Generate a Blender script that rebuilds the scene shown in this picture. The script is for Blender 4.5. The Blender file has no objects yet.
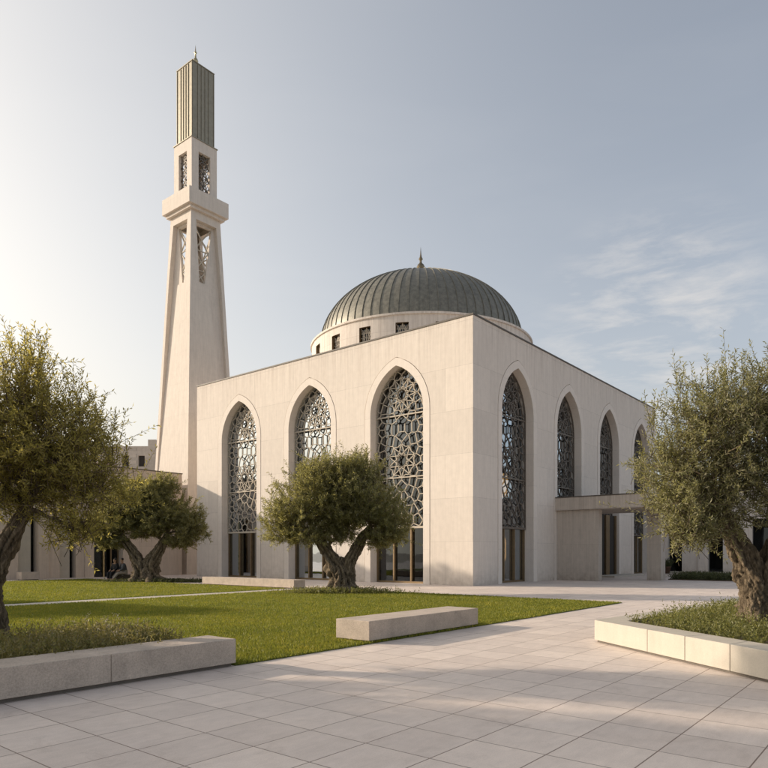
import bpy, bmesh, math, random
import numpy as np
from mathutils import Vector, Matrix, noise
from mathutils.geometry import tessellate_polygon

R = math.radians
random.seed(7)
rng = np.random.default_rng(11)
scn = bpy.context.scene
COL = scn.collection
PI = math.pi

# World axes follow the building: origin at the hall's near corner, x along the
# shaded facade, y along the sunlit facade.  RT / FW: right and forward of the viewpoint.
CAM = Vector((-29.63, -18.258, 1.7))
YAW = 50.7806
RT = Vector((0.6323, -0.7747, 0)); FW = Vector((0.7747, 0.6323, 0))
SUN_EL = 18.0
TR = Vector((0.43, -0.903, 0)).normalized()       # horizontal travel of the sunlight

# ---------------------------------------------------------------- helpers
def tag(o, label=None, cat=None, group=None, kind=None):
    if label: o['label'] = label
    if cat: o['category'] = cat
    if group: o['group'] = group
    if kind: o['kind'] = kind
    return o

def thing(name, label, cat, loc=(0, 0, 0), rz=0, group=None):
    o = bpy.data.objects.new(name, None); COL.objects.link(o)
    o.location = loc; o.rotation_euler = (0, 0, rz); o.empty_display_size = .3
    return tag(o, label, cat, group)

def obj(name, bm, m, parent=None, smooth=False):
    me = bpy.data.meshes.new(name)
    if isinstance(bm, bmesh.types.BMesh):
        bm.to_mesh(me); bm.free()
    else:
        me = bm
    if m: me.materials.append(m)
    if smooth:
        for p in me.polygons: p.use_smooth = True
    o = bpy.data.objects.new(name, me); COL.objects.link(o)
    if parent: o.parent = parent
    return o

def dup(root, loc, rz=0, label=None, scale=1):
    r = root.copy(); COL.objects.link(r); r.location = loc; r.rotation_euler = (0, 0, rz)
    r.scale = (scale,) * 3
    if label: r['label'] = label
    for ch in list(root.children):
        c = ch.copy(); COL.objects.link(c); c.parent = r
        for g in list(ch.children):
            d = g.copy(); COL.objects.link(d); d.parent = c
    return r

def np_mesh(name, verts, faces_n, k):
    """verts (N,3); consecutive groups of k vertices are faces"""
    me = bpy.data.meshes.new(name)
    n = len(verts); f = n // k
    me.vertices.add(n); me.vertices.foreach_set('co', np.asarray(verts, dtype=np.float32).ravel())
    me.loops.add(n); me.loops.foreach_set('vertex_index', np.arange(n, dtype=np.int32))
    me.polygons.add(f)
    me.polygons.foreach_set('loop_start', np.arange(0, n, k, dtype=np.int32))
    me.polygons.foreach_set('loop_total', np.full(f, k, dtype=np.int32))
    me.update(calc_edges=True)
    return me

def box(bm, x0, x1, y0, y1, z0, z1, bev=0.0):
    v = [bm.verts.new(p) for p in ((x0, y0, z0), (x1, y0, z0), (x1, y1, z0), (x0, y1, z0),
                                   (x0, y0, z1), (x1, y0, z1), (x1, y1, z1), (x0, y1, z1))]
    fs = [bm.faces.new([v[i] for i in q]) for q in ((3, 2, 1, 0), (4, 5, 6, 7), (0, 1, 5, 4), (1, 2, 6, 5), (2, 3, 7, 6), (3, 0, 4, 7))]
    if bev:
        es = list({e for f in fs for e in f.edges})
        bmesh.ops.bevel(bm, geom=es, offset=bev, segments=2, affect='EDGES', profile=.6)

def nbox(*a, **k):
    bm = bmesh.new(); box(bm, *a, **k); return bm

def bar(bm, a, b, w, d, nrm):
    """square bar from a to b; w across in the plane, d along nrm (backwards)"""
    a = Vector(a); b = Vector(b); t = (b - a)
    if t.length < 1e-4: return
    t.normalize(); s = t.cross(nrm).normalized() * (w / 2); k = nrm * d
    a = a - t * w * .25; b = b + t * w * .25
    v = [bm.verts.new(p) for p in (a - s, a + s, a + s - k, a - s - k, b - s, b + s, b + s - k, b - s - k)]
    for q in ((0, 1, 5, 4), (1, 2, 6, 5), (2, 3, 7, 6), (3, 0, 4, 7), (0, 3, 2, 1), (4, 5, 6, 7)):
        bm.faces.new([v[i] for i in q])

def prism(bm, pts, z0, z1):
    lo = [bm.verts.new((p[0], p[1], z0)) for p in pts]; hi = [bm.verts.new((p[0], p[1], z1)) for p in pts]
    n = len(pts)
    bm.faces.new(hi); bm.faces.new(lo[::-1])
    for i in range(n):
        bm.faces.new((lo[i], lo[(i + 1) % n], hi[(i + 1) % n], hi[i]))

def sheet(bm, outer, holes, mp):
    """flat polygon with holes in 2D, placed by mp(u, v)"""
    loops = [[Vector((p[0], p[1], 0)) for p in l] for l in [outer] + holes]
    flat = [p for l in loops for p in l]
    vs = [bm.verts.new(mp(p.x, p.y)) for p in flat]
    for t in tessellate_polygon(loops):
        if len(set(t)) == 3:
            try: bm.faces.new([vs[i] for i in t])
            except ValueError: pass

def ribbon(bm, la, lb, closed=False):
    a = [bm.verts.new(p) for p in la]; b = [bm.verts.new(p) for p in lb]
    n = len(a)
    for i in range(n if closed else n - 1):
        j = (i + 1) % n
        bm.faces.new((a[i], a[j], b[j], b[i]))

def lathe(bm, prof, c, seg):
    rings = []
    for r, z in prof:
        if r < 1e-4: rings.append([bm.verts.new((c[0], c[1], z))])
        else: rings.append([bm.verts.new((c[0] + r * math.cos(2 * PI * i / seg), c[1] + r * math.sin(2 * PI * i / seg), z)) for i in range(seg)])
    for a, b in zip(rings, rings[1:]):
        for i in range(seg):
            j = (i + 1) % seg
            if len(a) == 1 and len(b) == 1: continue
            if len(a) == 1: bm.faces.new((a[0], b[j], b[i])) if False else bm.faces.new((a[0], b[i], b[j]))
            elif len(b) == 1: bm.faces.new((a[i], a[j], b[0]))
            else: bm.faces.new((a[i], a[j], b[j], b[i]))

def fixn(bm):
    bmesh.ops.recalc_face_normals(bm, faces=bm.faces[:]); return bm

# ---------------------------------------------------------------- materials
class NT:
    def __init__(s, name):
        s.m = bpy.data.materials.new(name); s.m.use_nodes = True
        s.t = s.m.node_tree; s.t.nodes.clear()
        s.out = s.n('ShaderNodeOutputMaterial')
    def n(s, typ, **k):
        nd = s.t.nodes.new(typ)
        for a, v in k.items(): setattr(nd, a, v)
        return nd
    def put(s, sock, val):
        if isinstance(val, bpy.types.NodeSocket): s.t.links.new(val, sock)
        elif val is not None: sock.default_value = val
    def math(s, op, a, b=None, c=None):
        nd = s.n('ShaderNodeMath', operation=op); s.put(nd.inputs[0], a)
        if b is not None: s.put(nd.inputs[1], b)
        if c is not None: s.put(nd.inputs[2], c)
        return nd.outputs[0]
    def vec(s, op, a, b):
        nd = s.n('ShaderNodeVectorMath', operation=op); s.put(nd.inputs[0], a); s.put(nd.inputs[1], b); return nd.outputs[0]
    def pos(s): return s.n('ShaderNodeNewGeometry').outputs['Position']
    def noise(s, v, scale, detail=3, rough=.55, dist=0):
        nd = s.n('ShaderNodeTexNoise'); s.put(nd.inputs['Vector'], v)
        nd.inputs['Scale'].default_value = scale; nd.inputs['Detail'].default_value = detail
        nd.inputs['Roughness'].default_value = rough; nd.inputs['Distortion'].default_value = dist
        return nd.outputs[0]
    def ramp(s, f, stops, interp='LINEAR'):
        nd = s.n('ShaderNodeValToRGB'); nd.color_ramp.interpolation = interp
        e = nd.color_ramp.elements
        while len(e) < len(stops): e.new(.5)
        for i, (p, c) in enumerate(stops):
            e[i].position = p
            e[i].color = tuple(c) + (1,) if not isinstance(c, (int, float)) else (c, c, c, 1)
        s.put(nd.inputs[0], f); return nd.outputs[0]
    def mix(s, f, a, b, mode='MIX'):
        nd = s.n('ShaderNodeMix', data_type='RGBA', blend_type=mode)
        s.put(nd.inputs[0], f)
        for i, v in ((6, a), (7, b)):
            if not isinstance(v, bpy.types.NodeSocket): v = tuple(v) + (1,) if not isinstance(v, (int, float)) else (v, v, v, 1)
            s.put(nd.inputs[i], v)
        return nd.outputs[2]
    def bump(s, h, strength, dist=.02, nrm=None):
        nd = s.n('ShaderNodeBump'); nd.inputs['Strength'].default_value = strength; nd.inputs['Distance'].default_value = dist
        s.put(nd.inputs['Height'], h)
        if nrm is not None: s.put(nd.inputs['Normal'], nrm)
        return nd.outputs[0]
    def bsdf(s, color, rough=.8, metal=0, spec=.3, normal=None, **k):
        nd = s.n('ShaderNodeBsdfPrincipled')
        if not isinstance(color, bpy.types.NodeSocket): color = tuple(color) + (1,)
        s.put(nd.inputs['Base Color'], color); s.put(nd.inputs['Roughness'], rough); s.put(nd.inputs['Metallic'], metal)
        s.put(nd.inputs['Specular IOR Level'], spec)
        if normal is not None: s.put(nd.inputs['Normal'], normal)
        for a, v in k.items(): s.put(nd.inputs[a.replace('_', ' ')], v)
        return nd.outputs[0]
    def done(s, sh):
        s.t.links.new(sh, s.out.inputs['Surface']); return s.m

def stone(name, col, panel=None, joint=.55, var=.06, streak=.10, grain=.10, rough=.82, bumpk=.25, mortar=.007, off=.5, top=None):
    t = NT(name); p = t.pos()
    sx = t.n('ShaderNodeSeparateXYZ'); t.put(sx.inputs[0], p)
    u = t.math('ADD', sx.outputs[0], sx.outputs[1])
    c = t.n('ShaderNodeCombineXYZ'); t.put(c.inputs[0], u); t.put(c.inputs[1], sx.outputs[2])
    base = t.mix(0.0, col, col)
    h = None
    fine = t.noise(p, 55, 4, .7)
    mid = t.noise(p, 3.1, 5, .6)
    st = t.noise(t.vec('MULTIPLY', p, (5.5, 5.5, .35)), 1.6, 4, .6)
    if panel:
        b = t.n('ShaderNodeTexBrick'); b.offset = off
        t.put(b.inputs['Vector'], c.outputs[0])
        b.inputs['Scale'].default_value = 1; b.inputs['Brick Width'].default_value = panel[0]; b.inputs['Row Height'].default_value = panel[1]
        b.inputs['Mortar Size'].default_value = mortar; b.inputs['Mortar Smooth'].default_value = .2
        b.inputs['Color1'].default_value = (1 - var, 1 - var, 1 - var, 1); b.inputs['Color2'].default_value = (1 + var * .5,) * 3 + (1,)
        jv = 1 - joint
        b.inputs['Mortar'].default_value = (jv, jv, jv, 1)
        base = t.mix(1.0, base, b.outputs['Color'], 'MULTIPLY')
        h = b.outputs['Fac']
    base = t.mix(1.0, base, t.ramp(mid, [(.25, 1 - grain), (.75, 1 + grain * .4)]), 'MULTIPLY')
    base = t.mix(1.0, base, t.ramp(st, [(.25, 1 - streak), (.7, 1.0 + streak * .3)]), 'MULTIPLY')
    base = t.mix(1.0, base, t.ramp(fine, [(.3, 1 - grain * 1.1), (.7, 1 + grain * .7)]), 'MULTIPLY')
    if top:
        z = sx.outputs[2]
        run = t.noise(t.vec('MULTIPLY', p, (3.2, 3.2, .10)), 1.9, 5, .7)
        mk = t.math('POWER', 2.718, t.math('MULTIPLY', t.math('MAXIMUM', t.math('SUBTRACT', top, z), 0.0), -.55))
        base = t.mix(mk, base, t.mix(1.0, base, t.ramp(run, [(.36, (.82, .80, .79)), (.56, (1, 1, 1))]), 'MULTIPLY'))
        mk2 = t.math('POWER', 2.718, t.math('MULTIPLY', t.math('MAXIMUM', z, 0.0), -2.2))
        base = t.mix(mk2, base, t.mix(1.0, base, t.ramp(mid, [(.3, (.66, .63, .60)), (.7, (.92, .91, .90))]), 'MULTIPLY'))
    hh = t.math('MULTIPLY', fine, .35)
    hh = t.math('ADD', hh, t.math('MULTIPLY', st, .25))
    if h is not None: hh = t.math('SUBTRACT', hh, t.math('MULTIPLY', h, 1.4))
    return t.done(t.bsdf(base, rough, 0, .25, t.bump(hh, bumpk, .012)))

def metal(name, col, rough=.4, met=.85, var=.2, bumpk=.05):
    t = NT(name); p = t.pos()
    n = t.noise(p, 4, 5, .6); f = t.noise(t.vec('MULTIPLY', p, (8, 8, 1)), 5, 3)
    c = t.mix(1.0, t.mix(0., col, col), t.ramp(n, [(.25, 1 - var), (.75, 1 + var * .6)]), 'MULTIPLY')
    c = t.mix(1.0, c, t.ramp(f, [(.2, 1 - var * .5), (.8, 1 + var * .3)]), 'MULTIPLY')
    r = t.math('ADD', t.math('MULTIPLY', n, .2), rough - .1)
    return t.done(t.bsdf(c, r, met, .5, t.bump(n, bumpk, .03)))

WALL = (.73, .66, .59)
M = {}
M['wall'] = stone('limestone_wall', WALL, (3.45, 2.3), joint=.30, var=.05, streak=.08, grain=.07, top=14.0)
M['porch'] = stone('limestone_porch_shaded', (.55, .485, .42), (3.2, 2.2), joint=.28, var=.06, streak=.14, grain=.1, top=5.2)  # wall limestone with the shade around the canopy put into its colour
M['frame'] = stone('limestone_frame', (.75, .68, .61), (30, 1.9), joint=.22, var=.03, streak=.05, grain=.06)
M['wing'] = stone('limestone_wing', (.58, .48, .39), (2.2, 2.2), joint=.22, var=.05, streak=.12, grain=.07)
M['old'] = stone('rubble_stone', (.52, .47, .41), (.9, .45), joint=.35, var=.2, streak=.1, grain=.15)
M['minaret'] = stone('limestone_minaret', (.72, .65, .58), (40, 2.6), joint=.12, var=.03, streak=.12, grain=.07)
M['bench'] = stone('bench_stone', (.53, .445, .37), None, grain=.22, streak=.05, bumpk=.35)
M['planter'] = stone('planter_stone', (.50, .455, .385), None, grain=.08, streak=.06)
M['joint'] = stone('dark_joint', (.16, .14, .12), None)
M['coping'] = metal('coping_metal', (.09, .075, .06), .6, .0)
M['bronze'] = metal('bronze', (.22, .155, .085), .5, .5)
M['lattice'] = stone('lattice_stone', (.50, .445, .365), None, grain=.08, streak=.05, rough=.7)
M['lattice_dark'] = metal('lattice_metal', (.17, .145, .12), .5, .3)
M['gold'] = metal('finial_brass', (.52, .42, .24), .3, 1)
M['old_brass'] = metal('old_brass', (.24, .19, .12), .4, .8)
M['dark'] = stone('dark_interior', (.05, .045, .04), None)
M['timber'] = stone('added_timber_screen', (.20, .12, .06), (.3, 6), joint=.5, var=.2)
M['dome'] = metal('dome_zinc', (.21, .20, .165), .5, .35, .42)
M['cap'] = metal('cap_zinc', (.31, .275, .205), .42, .5, .2)

def glass_mat():
    t = NT('tinted_glass'); p = t.pos()
    nrm = t.bump(t.noise(p, .9, 2), .05, .05)
    fr = t.n('ShaderNodeFresnel'); fr.inputs[0].default_value = 1.5; t.put(fr.inputs['Normal'], nrm)
    gl = t.n('ShaderNodeBsdfGlossy'); gl.inputs['Roughness'].default_value = .015; gl.inputs['Color'].default_value = (.56, .62, .68, 1); t.put(gl.inputs['Normal'], nrm)
    tr = t.n('ShaderNodeBsdfTransparent'); tr.inputs['Color'].default_value = (.34, .33, .30, 1)
    mx = t.n('ShaderNodeMixShader')
    t.put(mx.inputs[0], t.math('MINIMUM', t.math('MULTIPLY_ADD', fr.outputs[0], .8, .03), .95))
    t.t.links.new(tr.outputs[0], mx.inputs[1]); t.t.links.new(gl.outputs[0], mx.inputs[2])
    return t.done(mx.outputs[0])
M['glass'] = glass_mat()

def lamp_mat():
    t = NT('added_lamp_glow'); e = t.n('ShaderNodeEmission'); e.inputs[0].default_value = (1, .58, .22, 1); e.inputs[1].default_value = 4
    return t.done(e.outputs[0])
M['lamp'] = lamp_mat()

def paving_mat():
    t = NT('paving_slabs'); p = t.pos()
    q = t.vec('ADD', p, (26.5 + 70, 12.25 + 70, 0))
    b = t.n('ShaderNodeTexBrick'); b.offset = 0; t.put(b.inputs['Vector'], q)
    b.inputs['Scale'].default_value = 1; b.inputs['Brick Width'].default_value = .7; b.inputs['Row Height'].default_value = .7
    b.inputs['Mortar Size'].default_value = .0065; b.inputs['Mortar Smooth'].default_value = .15
    b.inputs['Color1'].default_value = (.90, .895, .89, 1); b.inputs['Color2'].default_value = (1.04, 1.04, 1.03, 1); b.inputs['Mortar'].default_value = (.34, .29, .26, 1)
    big = t.noise(p, .35, 4, .6); mid = t.noise(p, 4.5, 5, .65); fine = t.noise(p, 90, 3, .7)
    streak = t.noise(t.vec('MULTIPLY', p, (3, 14, 1)), 1.0, 4, .6)
    c = t.mix(1.0, t.mix(0., (.77, .668, .598), (.4, .4, .4)), b.outputs['Color'], 'MULTIPLY')
    c = t.mix(1.0, c, t.ramp(big, [(.3, (.86, .86, .87)), (.7, (1.05, 1.04, 1.02))]), 'MULTIPLY')
    c = t.mix(1.0, c, t.ramp(mid, [(.25, (.90, .89, .88)), (.75, (1.04, 1.04, 1.04))]), 'MULTIPLY')
    c = t.mix(1.0, c, t.ramp(streak, [(.3, .94), (.7, 1.03)]), 'MULTIPLY')
    c = t.mix(1.0, c, t.ramp(fine, [(.3, .88), (.7, 1.07)]), 'MULTIPLY')
    spot = t.noise(p, 1.7, 6, .75, .8)
    c = t.mix(1.0, c, t.ramp(spot, [(.30, (.87, .86, .85)), (.46, (1, 1, 1)), (.62, (1, 1, 1)), (.8, (1.07, 1.06, 1.05))]), 'MULTIPLY')
    h = t.math('SUBTRACT', t.math('ADD', t.math('MULTIPLY', fine, .25), t.math('MULTIPLY', mid, .3)), t.math('MULTIPLY', b.outputs['Fac'], 1.6))
    r = t.math('MULTIPLY_ADD', mid, .3, .42)
    return t.done(t.bsdf(c, r, 0, .35, t.bump(h, .3, .012)))
M['paving'] = paving_mat()
M['path'] = stone('path_stone', (.52, .47, .40), None, grain=.1)
M['earth'] = stone('earth', (.10, .075, .05), None, grain=.3, streak=.0, bumpk=.6)
M['land'] = stone('dry_land', (.33, .29, .23), None, grain=.2)

def leaf_mat(name, a, b, under, trans=.35, edge=(.20, .19, .05)):
    t = NT(name); g = t.n('ShaderNodeNewGeometry')
    c = t.mix(t.ramp(g.outputs['Random Per Island'], [(.0, 0.), (1., 1.)]), a, b)
    big = t.noise(g.outputs['Position'], 1.1, 3)
    c = t.mix(1.0, c, t.ramp(big, [(.3, .62), (.7, 1.3)]), 'MULTIPLY')
    c2 = t.mix(g.outputs['Backfacing'], c, under)
    pb = t.bsdf(c2, .5, 0, .35)
    tl = t.n('ShaderNodeBsdfTranslucent'); t.put(tl.inputs[0], t.mix(.5, c, edge))
    mx = t.n('ShaderNodeMixShader'); mx.inputs[0].default_value = trans
    t.t.links.new(pb, mx.inputs[1]); t.t.links.new(tl.outputs[0], mx.inputs[2])
    return t.done(mx.outputs[0])
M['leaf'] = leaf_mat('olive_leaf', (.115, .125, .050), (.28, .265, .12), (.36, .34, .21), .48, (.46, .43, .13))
M['leaf_sunlit'] = leaf_mat('olive_leaf_backlit', (.17, .16, .04), (.40, .34, .09), (.40, .35, .14), .62, (.72, .60, .14))  # yellow sun glow painted into the left tree's leaf colours
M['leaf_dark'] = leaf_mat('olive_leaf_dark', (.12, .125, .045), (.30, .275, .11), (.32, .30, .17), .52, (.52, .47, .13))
M['herb'] = leaf_mat('herb_leaf', (.10, .125, .03), (.25, .23, .07), (.2, .2, .08), .42, (.4, .38, .09))
M['shrub'] = leaf_mat('shrub_leaf', (.10, .12, .03), (.27, .24, .08), (.22, .19, .09), .4, (.42, .34, .10))
M['hedge'] = leaf_mat('hedge_leaf', (.05, .068, .025), (.11, .12, .045), (.10, .11, .05), .3)
M['flower'] = leaf_mat('seed_head', (.42, .36, .27), (.55, .48, .38), (.4, .35, .28), .3, (.5, .4, .3))

def grass_mat():
    t = NT('lawn_blades'); g = t.n('ShaderNodeNewGeometry')
    c = t.mix(g.outputs['Random Per Island'], (.13, .175, .022), (.37, .35, .06))
    big = t.noise(g.outputs['Position'], .5, 5, .65)
    c = t.mix(1.0, c, t.ramp(big, [(.25, (.62, .70, .6)), (.5, (1, 1, 1)), (.75, (1.32, 1.18, 1.05))]), 'MULTIPLY')
    sm = t.noise(g.outputs['Position'], 3.1, 4, .7)
    c = t.mix(1.0, c, t.ramp(sm, [(.28, (.72, .72, .8)), (.5, (1, 1, 1)), (.72, (1.35, 1.15, 1.0))]), 'MULTIPLY')
    pb = t.bsdf(c, .55, 0, .3)
    tl = t.n('ShaderNodeBsdfTranslucent'); t.put(tl.inputs[0], t.mix(.5, c, (.26, .26, .03)))
    mx = t.n('ShaderNodeMixShader'); mx.inputs[0].default_value = .45
    t.t.links.new(pb, mx.inputs[1]); t.t.links.new(tl.outputs[0], mx.inputs[2])
    return t.done(mx.outputs[0])
M['grass'] = grass_mat()
def turf_mat():
    t = NT('turf'); p = t.pos()
    n = t.noise(p, 30, 4, .7); b = t.noise(p, .5, 5, .65)
    c = t.mix(n, (.075, .105, .02), (.20, .21, .05))
    c = t.mix(1.0, c, t.ramp(b, [(.3, .75), (.7, 1.2)]), 'MULTIPLY')
    return t.done(t.bsdf(c, .9, 0, .1, t.bump(n, 1, .05)))
M['turf'] = turf_mat()

def bark_mat():
    t = NT('olive_bark'); p = t.pos()
    wob = t.n('ShaderNodeTexNoise'); t.put(wob.inputs['Vector'], p); wob.inputs['Scale'].default_value = 2.5
    pw = t.vec('ADD', p, t.vec('MULTIPLY', wob.outputs[1], (.25, .25, 0)))
    v = t.vec('MULTIPLY', pw, (1, 1, .16)); v2 = t.vec('MULTIPLY', pw, (1, 1, .4))
    n = t.noise(v, 17, 7, .72, .6); f = t.noise(v2, 48, 5, .7); big = t.noise(p, 3.2, 3)
    c = t.ramp(n, [(.30, (.045, .033, .022)), (.50, (.20, .155, .105)), (.72, (.42, .335, .235))])
    c = t.mix(1.0, c, t.ramp(f, [(.3, .6), (.65, 1.12)]), 'MULTIPLY')
    c = t.mix(1.0, c, t.ramp(big, [(.3, .7), (.7, 1.15)]), 'MULTIPLY')
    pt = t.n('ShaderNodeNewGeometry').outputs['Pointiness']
    c = t.mix(1.0, c, t.ramp(pt, [(.42, .22), (.50, .95), (.58, 1.3)]), 'MULTIPLY')  # crevice shading painted into the bark colour: grooves dark, ridges light
    h = t.math('ADD', n, t.math('MULTIPLY', f, .35))
    return t.done(t.bsdf(c, .9, 0, .15, t.bump(h, 1.0, .06)))
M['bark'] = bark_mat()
def flat(name, col, rough=.8):
    t = NT(name); n = t.noise(t.pos(), 25, 3)
    return t.done(t.bsdf(t.mix(1.0, t.mix(0., col, col), t.ramp(n, [(.3, .85), (.7, 1.1)]), 'MULTIPLY'), rough))
M['skin'] = flat('skin', (.42, .26, .18), .6)
M['hair'] = flat('dark_hair', (.015, .012, .01), .5)
M['black_cloth'] = flat('black_cloth', (.02, .02, .024))
M['grey_cloth'] = flat('grey_cloth', (.10, .105, .12))
M['pale_cloth'] = flat('pale_cloth', (.36, .31, .26))
M['pot'] = flat('terracotta', (.12, .07, .045))

# ---------------------------------------------------------------- setting: ground
def flat_poly(name, pts, z, m, kind='structure'):
    bm = bmesh.new(); bm.faces.new([bm.verts.new((p[0], p[1], z)) for p in pts]); fixn(bm)
    for f in bm.faces:
        if f.normal.z < 0: f.normal_flip()
    return tag(obj(name, bm, m), kind=kind)
flat_poly('ground', [(-900, -900), (900, -900), (900, 900), (-900, 900)], -.02, M['land'])
flat_poly('plaza_paving', [(-70, -70), (70, -70), (70, 70), (-70, 70)], 0, M['paving'])

LAWN_Z = .02
def slab(name, pts, z0, z1, m, kind='structure'):
    bm = bmesh.new(); prism(bm, pts, z0, z1); fixn(bm)
    return tag(obj(name, bm, m), kind=kind)
L1 = [(-60, -9.45), (-23.5, -9.45), (-23.235, -9.45), (-23.235, -10.15), (-6.89, -10.15), (-6.89, 4.15), (-60, 4.15)]
L2 = [(-60, 5.25), (-8.05, 5.25), (-8.05, 24.2), (-60, 24.2)]
slab('lawn', L1, -.01, LAWN_Z, M['turf']); slab('lawn', L2, -.01, LAWN_Z, M['turf'])
slab('garden_path', [(-60, 4.153), (-6.895, 4.153), (-6.895, 5.247), (-60, 5.247)], -.01, .014, M['path'])

def grass(n, x0, x1, y0, y1, dmin, dmax):
    # more, finer blades near the viewpoint's side of the lawn
    pts = []
    while sum(len(a) for a in pts) < n:
        q = np.stack([rng.uniform(x0, x1, n * 4), rng.uniform(y0, y1, n * 4)], 1)
        d = q - np.array([CAM.x, CAM.y])
        f = d[:, 0] * FW.x + d[:, 1] * FW.y; r = d[:, 0] * RT.x + d[:, 1] * RT.y
        keep = (f > 6) & (np.abs(r) < f * .62 + 1.5) & (f >= dmin) & (f < dmax)
        keep &= rng.random(len(q)) < (dmin / np.maximum(f, .1)) ** 1.3
        keep &= ~((q[:, 0] < -23.2) & (q[:, 1] < -9.4))
        q = q[keep]; pts.append(np.concatenate([q, f[keep][:, None]], 1))
        if len(q) == 0: break
    p = np.concatenate(pts)[:n]; n = len(p)
    w = .0042 + .00042 * p[:, 2]
    h = rng.uniform(.028, .062, n)
    a = rng.uniform(0, 2 * PI, n); l = rng.uniform(.1, .65, n) * h; la = rng.uniform(0, 2 * PI, n)
    base = np.stack([p[:, 0], p[:, 1], np.full(n, LAWN_Z - .003)], 1)
    s = np.stack([np.cos(a) * w, np.sin(a) * w, np.zeros(n)], 1)
    tip = base + np.stack([np.cos(la) * l, np.sin(la) * l, h], 1)
    return np.stack([base - s, base + s, tip], 1).reshape(-1, 3)
g = np.concatenate([grass(150000, -31, -6.87, -10.185, 4.13, 9, 18), grass(110000, -31, -6.92, -10.13, 4.13, 18, 40), grass(70000, -45, -8.07, 5.27, 24.1, 18, 60)])
tag(obj('lawn_grass', np_mesh('lawn_grass', g, None, 3), M['grass']), 'short sunlit green grass covering the lawn panels', 'grass', kind='stuff')

# ---------------------------------------------------------------- mosque hall
LY, LX, HT = 23.8, 29.5, 14.0
ARC_A, SPR = 2.35, 9.6
RISE = 3.15
ARC_R = (RISE ** 2 + ARC_A ** 2) / (2 * ARC_A); ARC_C = ARC_R - ARC_A

def arch(inset, z0=0.0, n=18):
    """outline of a pointed arch, from lower left over the apex to lower right"""
    r = ARC_R - inset; a = ARC_A - inset
    top = math.acos(ARC_C / r)
    L = [(-a, z0)]
    for i in range(n + 1):
        th = top * i / n
        L.append((ARC_C - r * math.cos(th), SPR + r * math.sin(th)))
    Rr = [(-x, z) for x, z in L[::-1]]
    return L + Rr[1:]

YC = [5.05, 12.0, 18.95]; XC = [4.9, 11.95, 19.0, 26.05]
mosque = thing('mosque_hall', 'pale limestone prayer hall with tall pointed lattice arches and a ribbed grey dome', 'mosque')
bm = bmesh.new()
def facade_outline(length, centres):
    o = [(0, 0)]
    for c in centres: o += [(c + x, z) for x, z in arch(0)]
    o += [(length, 0), (length, HT), (0, HT)]
    return o
sheet(bm, facade_outline(LY, YC), [], lambda u, v: Vector((0, u, v)))
sheet(bm, facade_outline(LX, XC), [], lambda u, v: Vector((u, 0, v)))
ribbon(bm, [(0, LY, 0), (LX, LY, 0), (LX, 0, 0)], [(0, LY, HT), (LX, LY, HT), (LX, 0, HT)])
# inner parapet and roof
pi = .45
bm.faces.new([bm.verts.new(p) for p in ((pi, pi, 13.3), (LX - pi, pi, 13.3), (LX - pi, LY - pi, 13.3), (pi, LY - pi, 13.3))])
ribbon(bm, [(pi, pi, 13.3), (LX - pi, pi, 13.3), (LX - pi, LY - pi, 13.3), (pi, LY - pi, 13.3)],
       [(pi, pi, HT), (LX - pi, pi, HT), (LX - pi, LY - pi, HT), (pi, LY - pi, HT)], True)
bmesh.ops.remove_doubles(bm, verts=bm.verts[:], dist=1e-4)
obj('wall', fixn(bm), M['wall'], mosque)
bm = bmesh.new()
o = .04
for a in ((-o, LX + o, -o, pi + .03), (-o, LX + o, LY - pi - .03, LY + o), (-o, pi + .03, pi + .03, LY - pi - .03), (LX - pi - .03, LX + o, pi + .03, LY - pi - .03)):
    box(bm, a[0], a[1], a[2], a[3], HT + .002, HT + .085)
obj('coping', bm, M['coping'], mosque)
# plinth course
bm = bmesh.new()
# --- window meshes (built once in arch space: x across, z up, y = depth inwards)
def frame_bm():
    bm = bmesh.new()
    o = arch(.035); i = arch(.46)
    P = lambda l, d: [(x, d, z) for x, z in l]
    ribbon(bm, P(o, -.015), P(i, -.015))           # face band
    ribbon(bm, P(i, -.015), P(i, .85))             # reveal
    ribbon(bm, P(o, -.015), P(o, .07))             # outer lip
    ribbon(bm, P(arch(-.02), .07), P(o, .07))      # shadow gap bed
    ribbon(bm, P(arch(-.0), .0), P(arch(-.0), .07))
    return fixn(bm)
FR = frame_bm(); frame_me = bpy.data.meshes.new('arch_frame'); FR.to_mesh(frame_me); FR.free(); frame_me.materials.append(M['frame'])

IN_A = ARC_A - .46; LAT0 = 3.15
def inside(x, z, m=0.0):
    if z < LAT0 - .001: return False
    if z <= SPR: return abs(x) <= IN_A - m
    r = ARC_R - .46 - m
    return math.hypot(abs(x) + ARC_C, z - SPR) <= r

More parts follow.
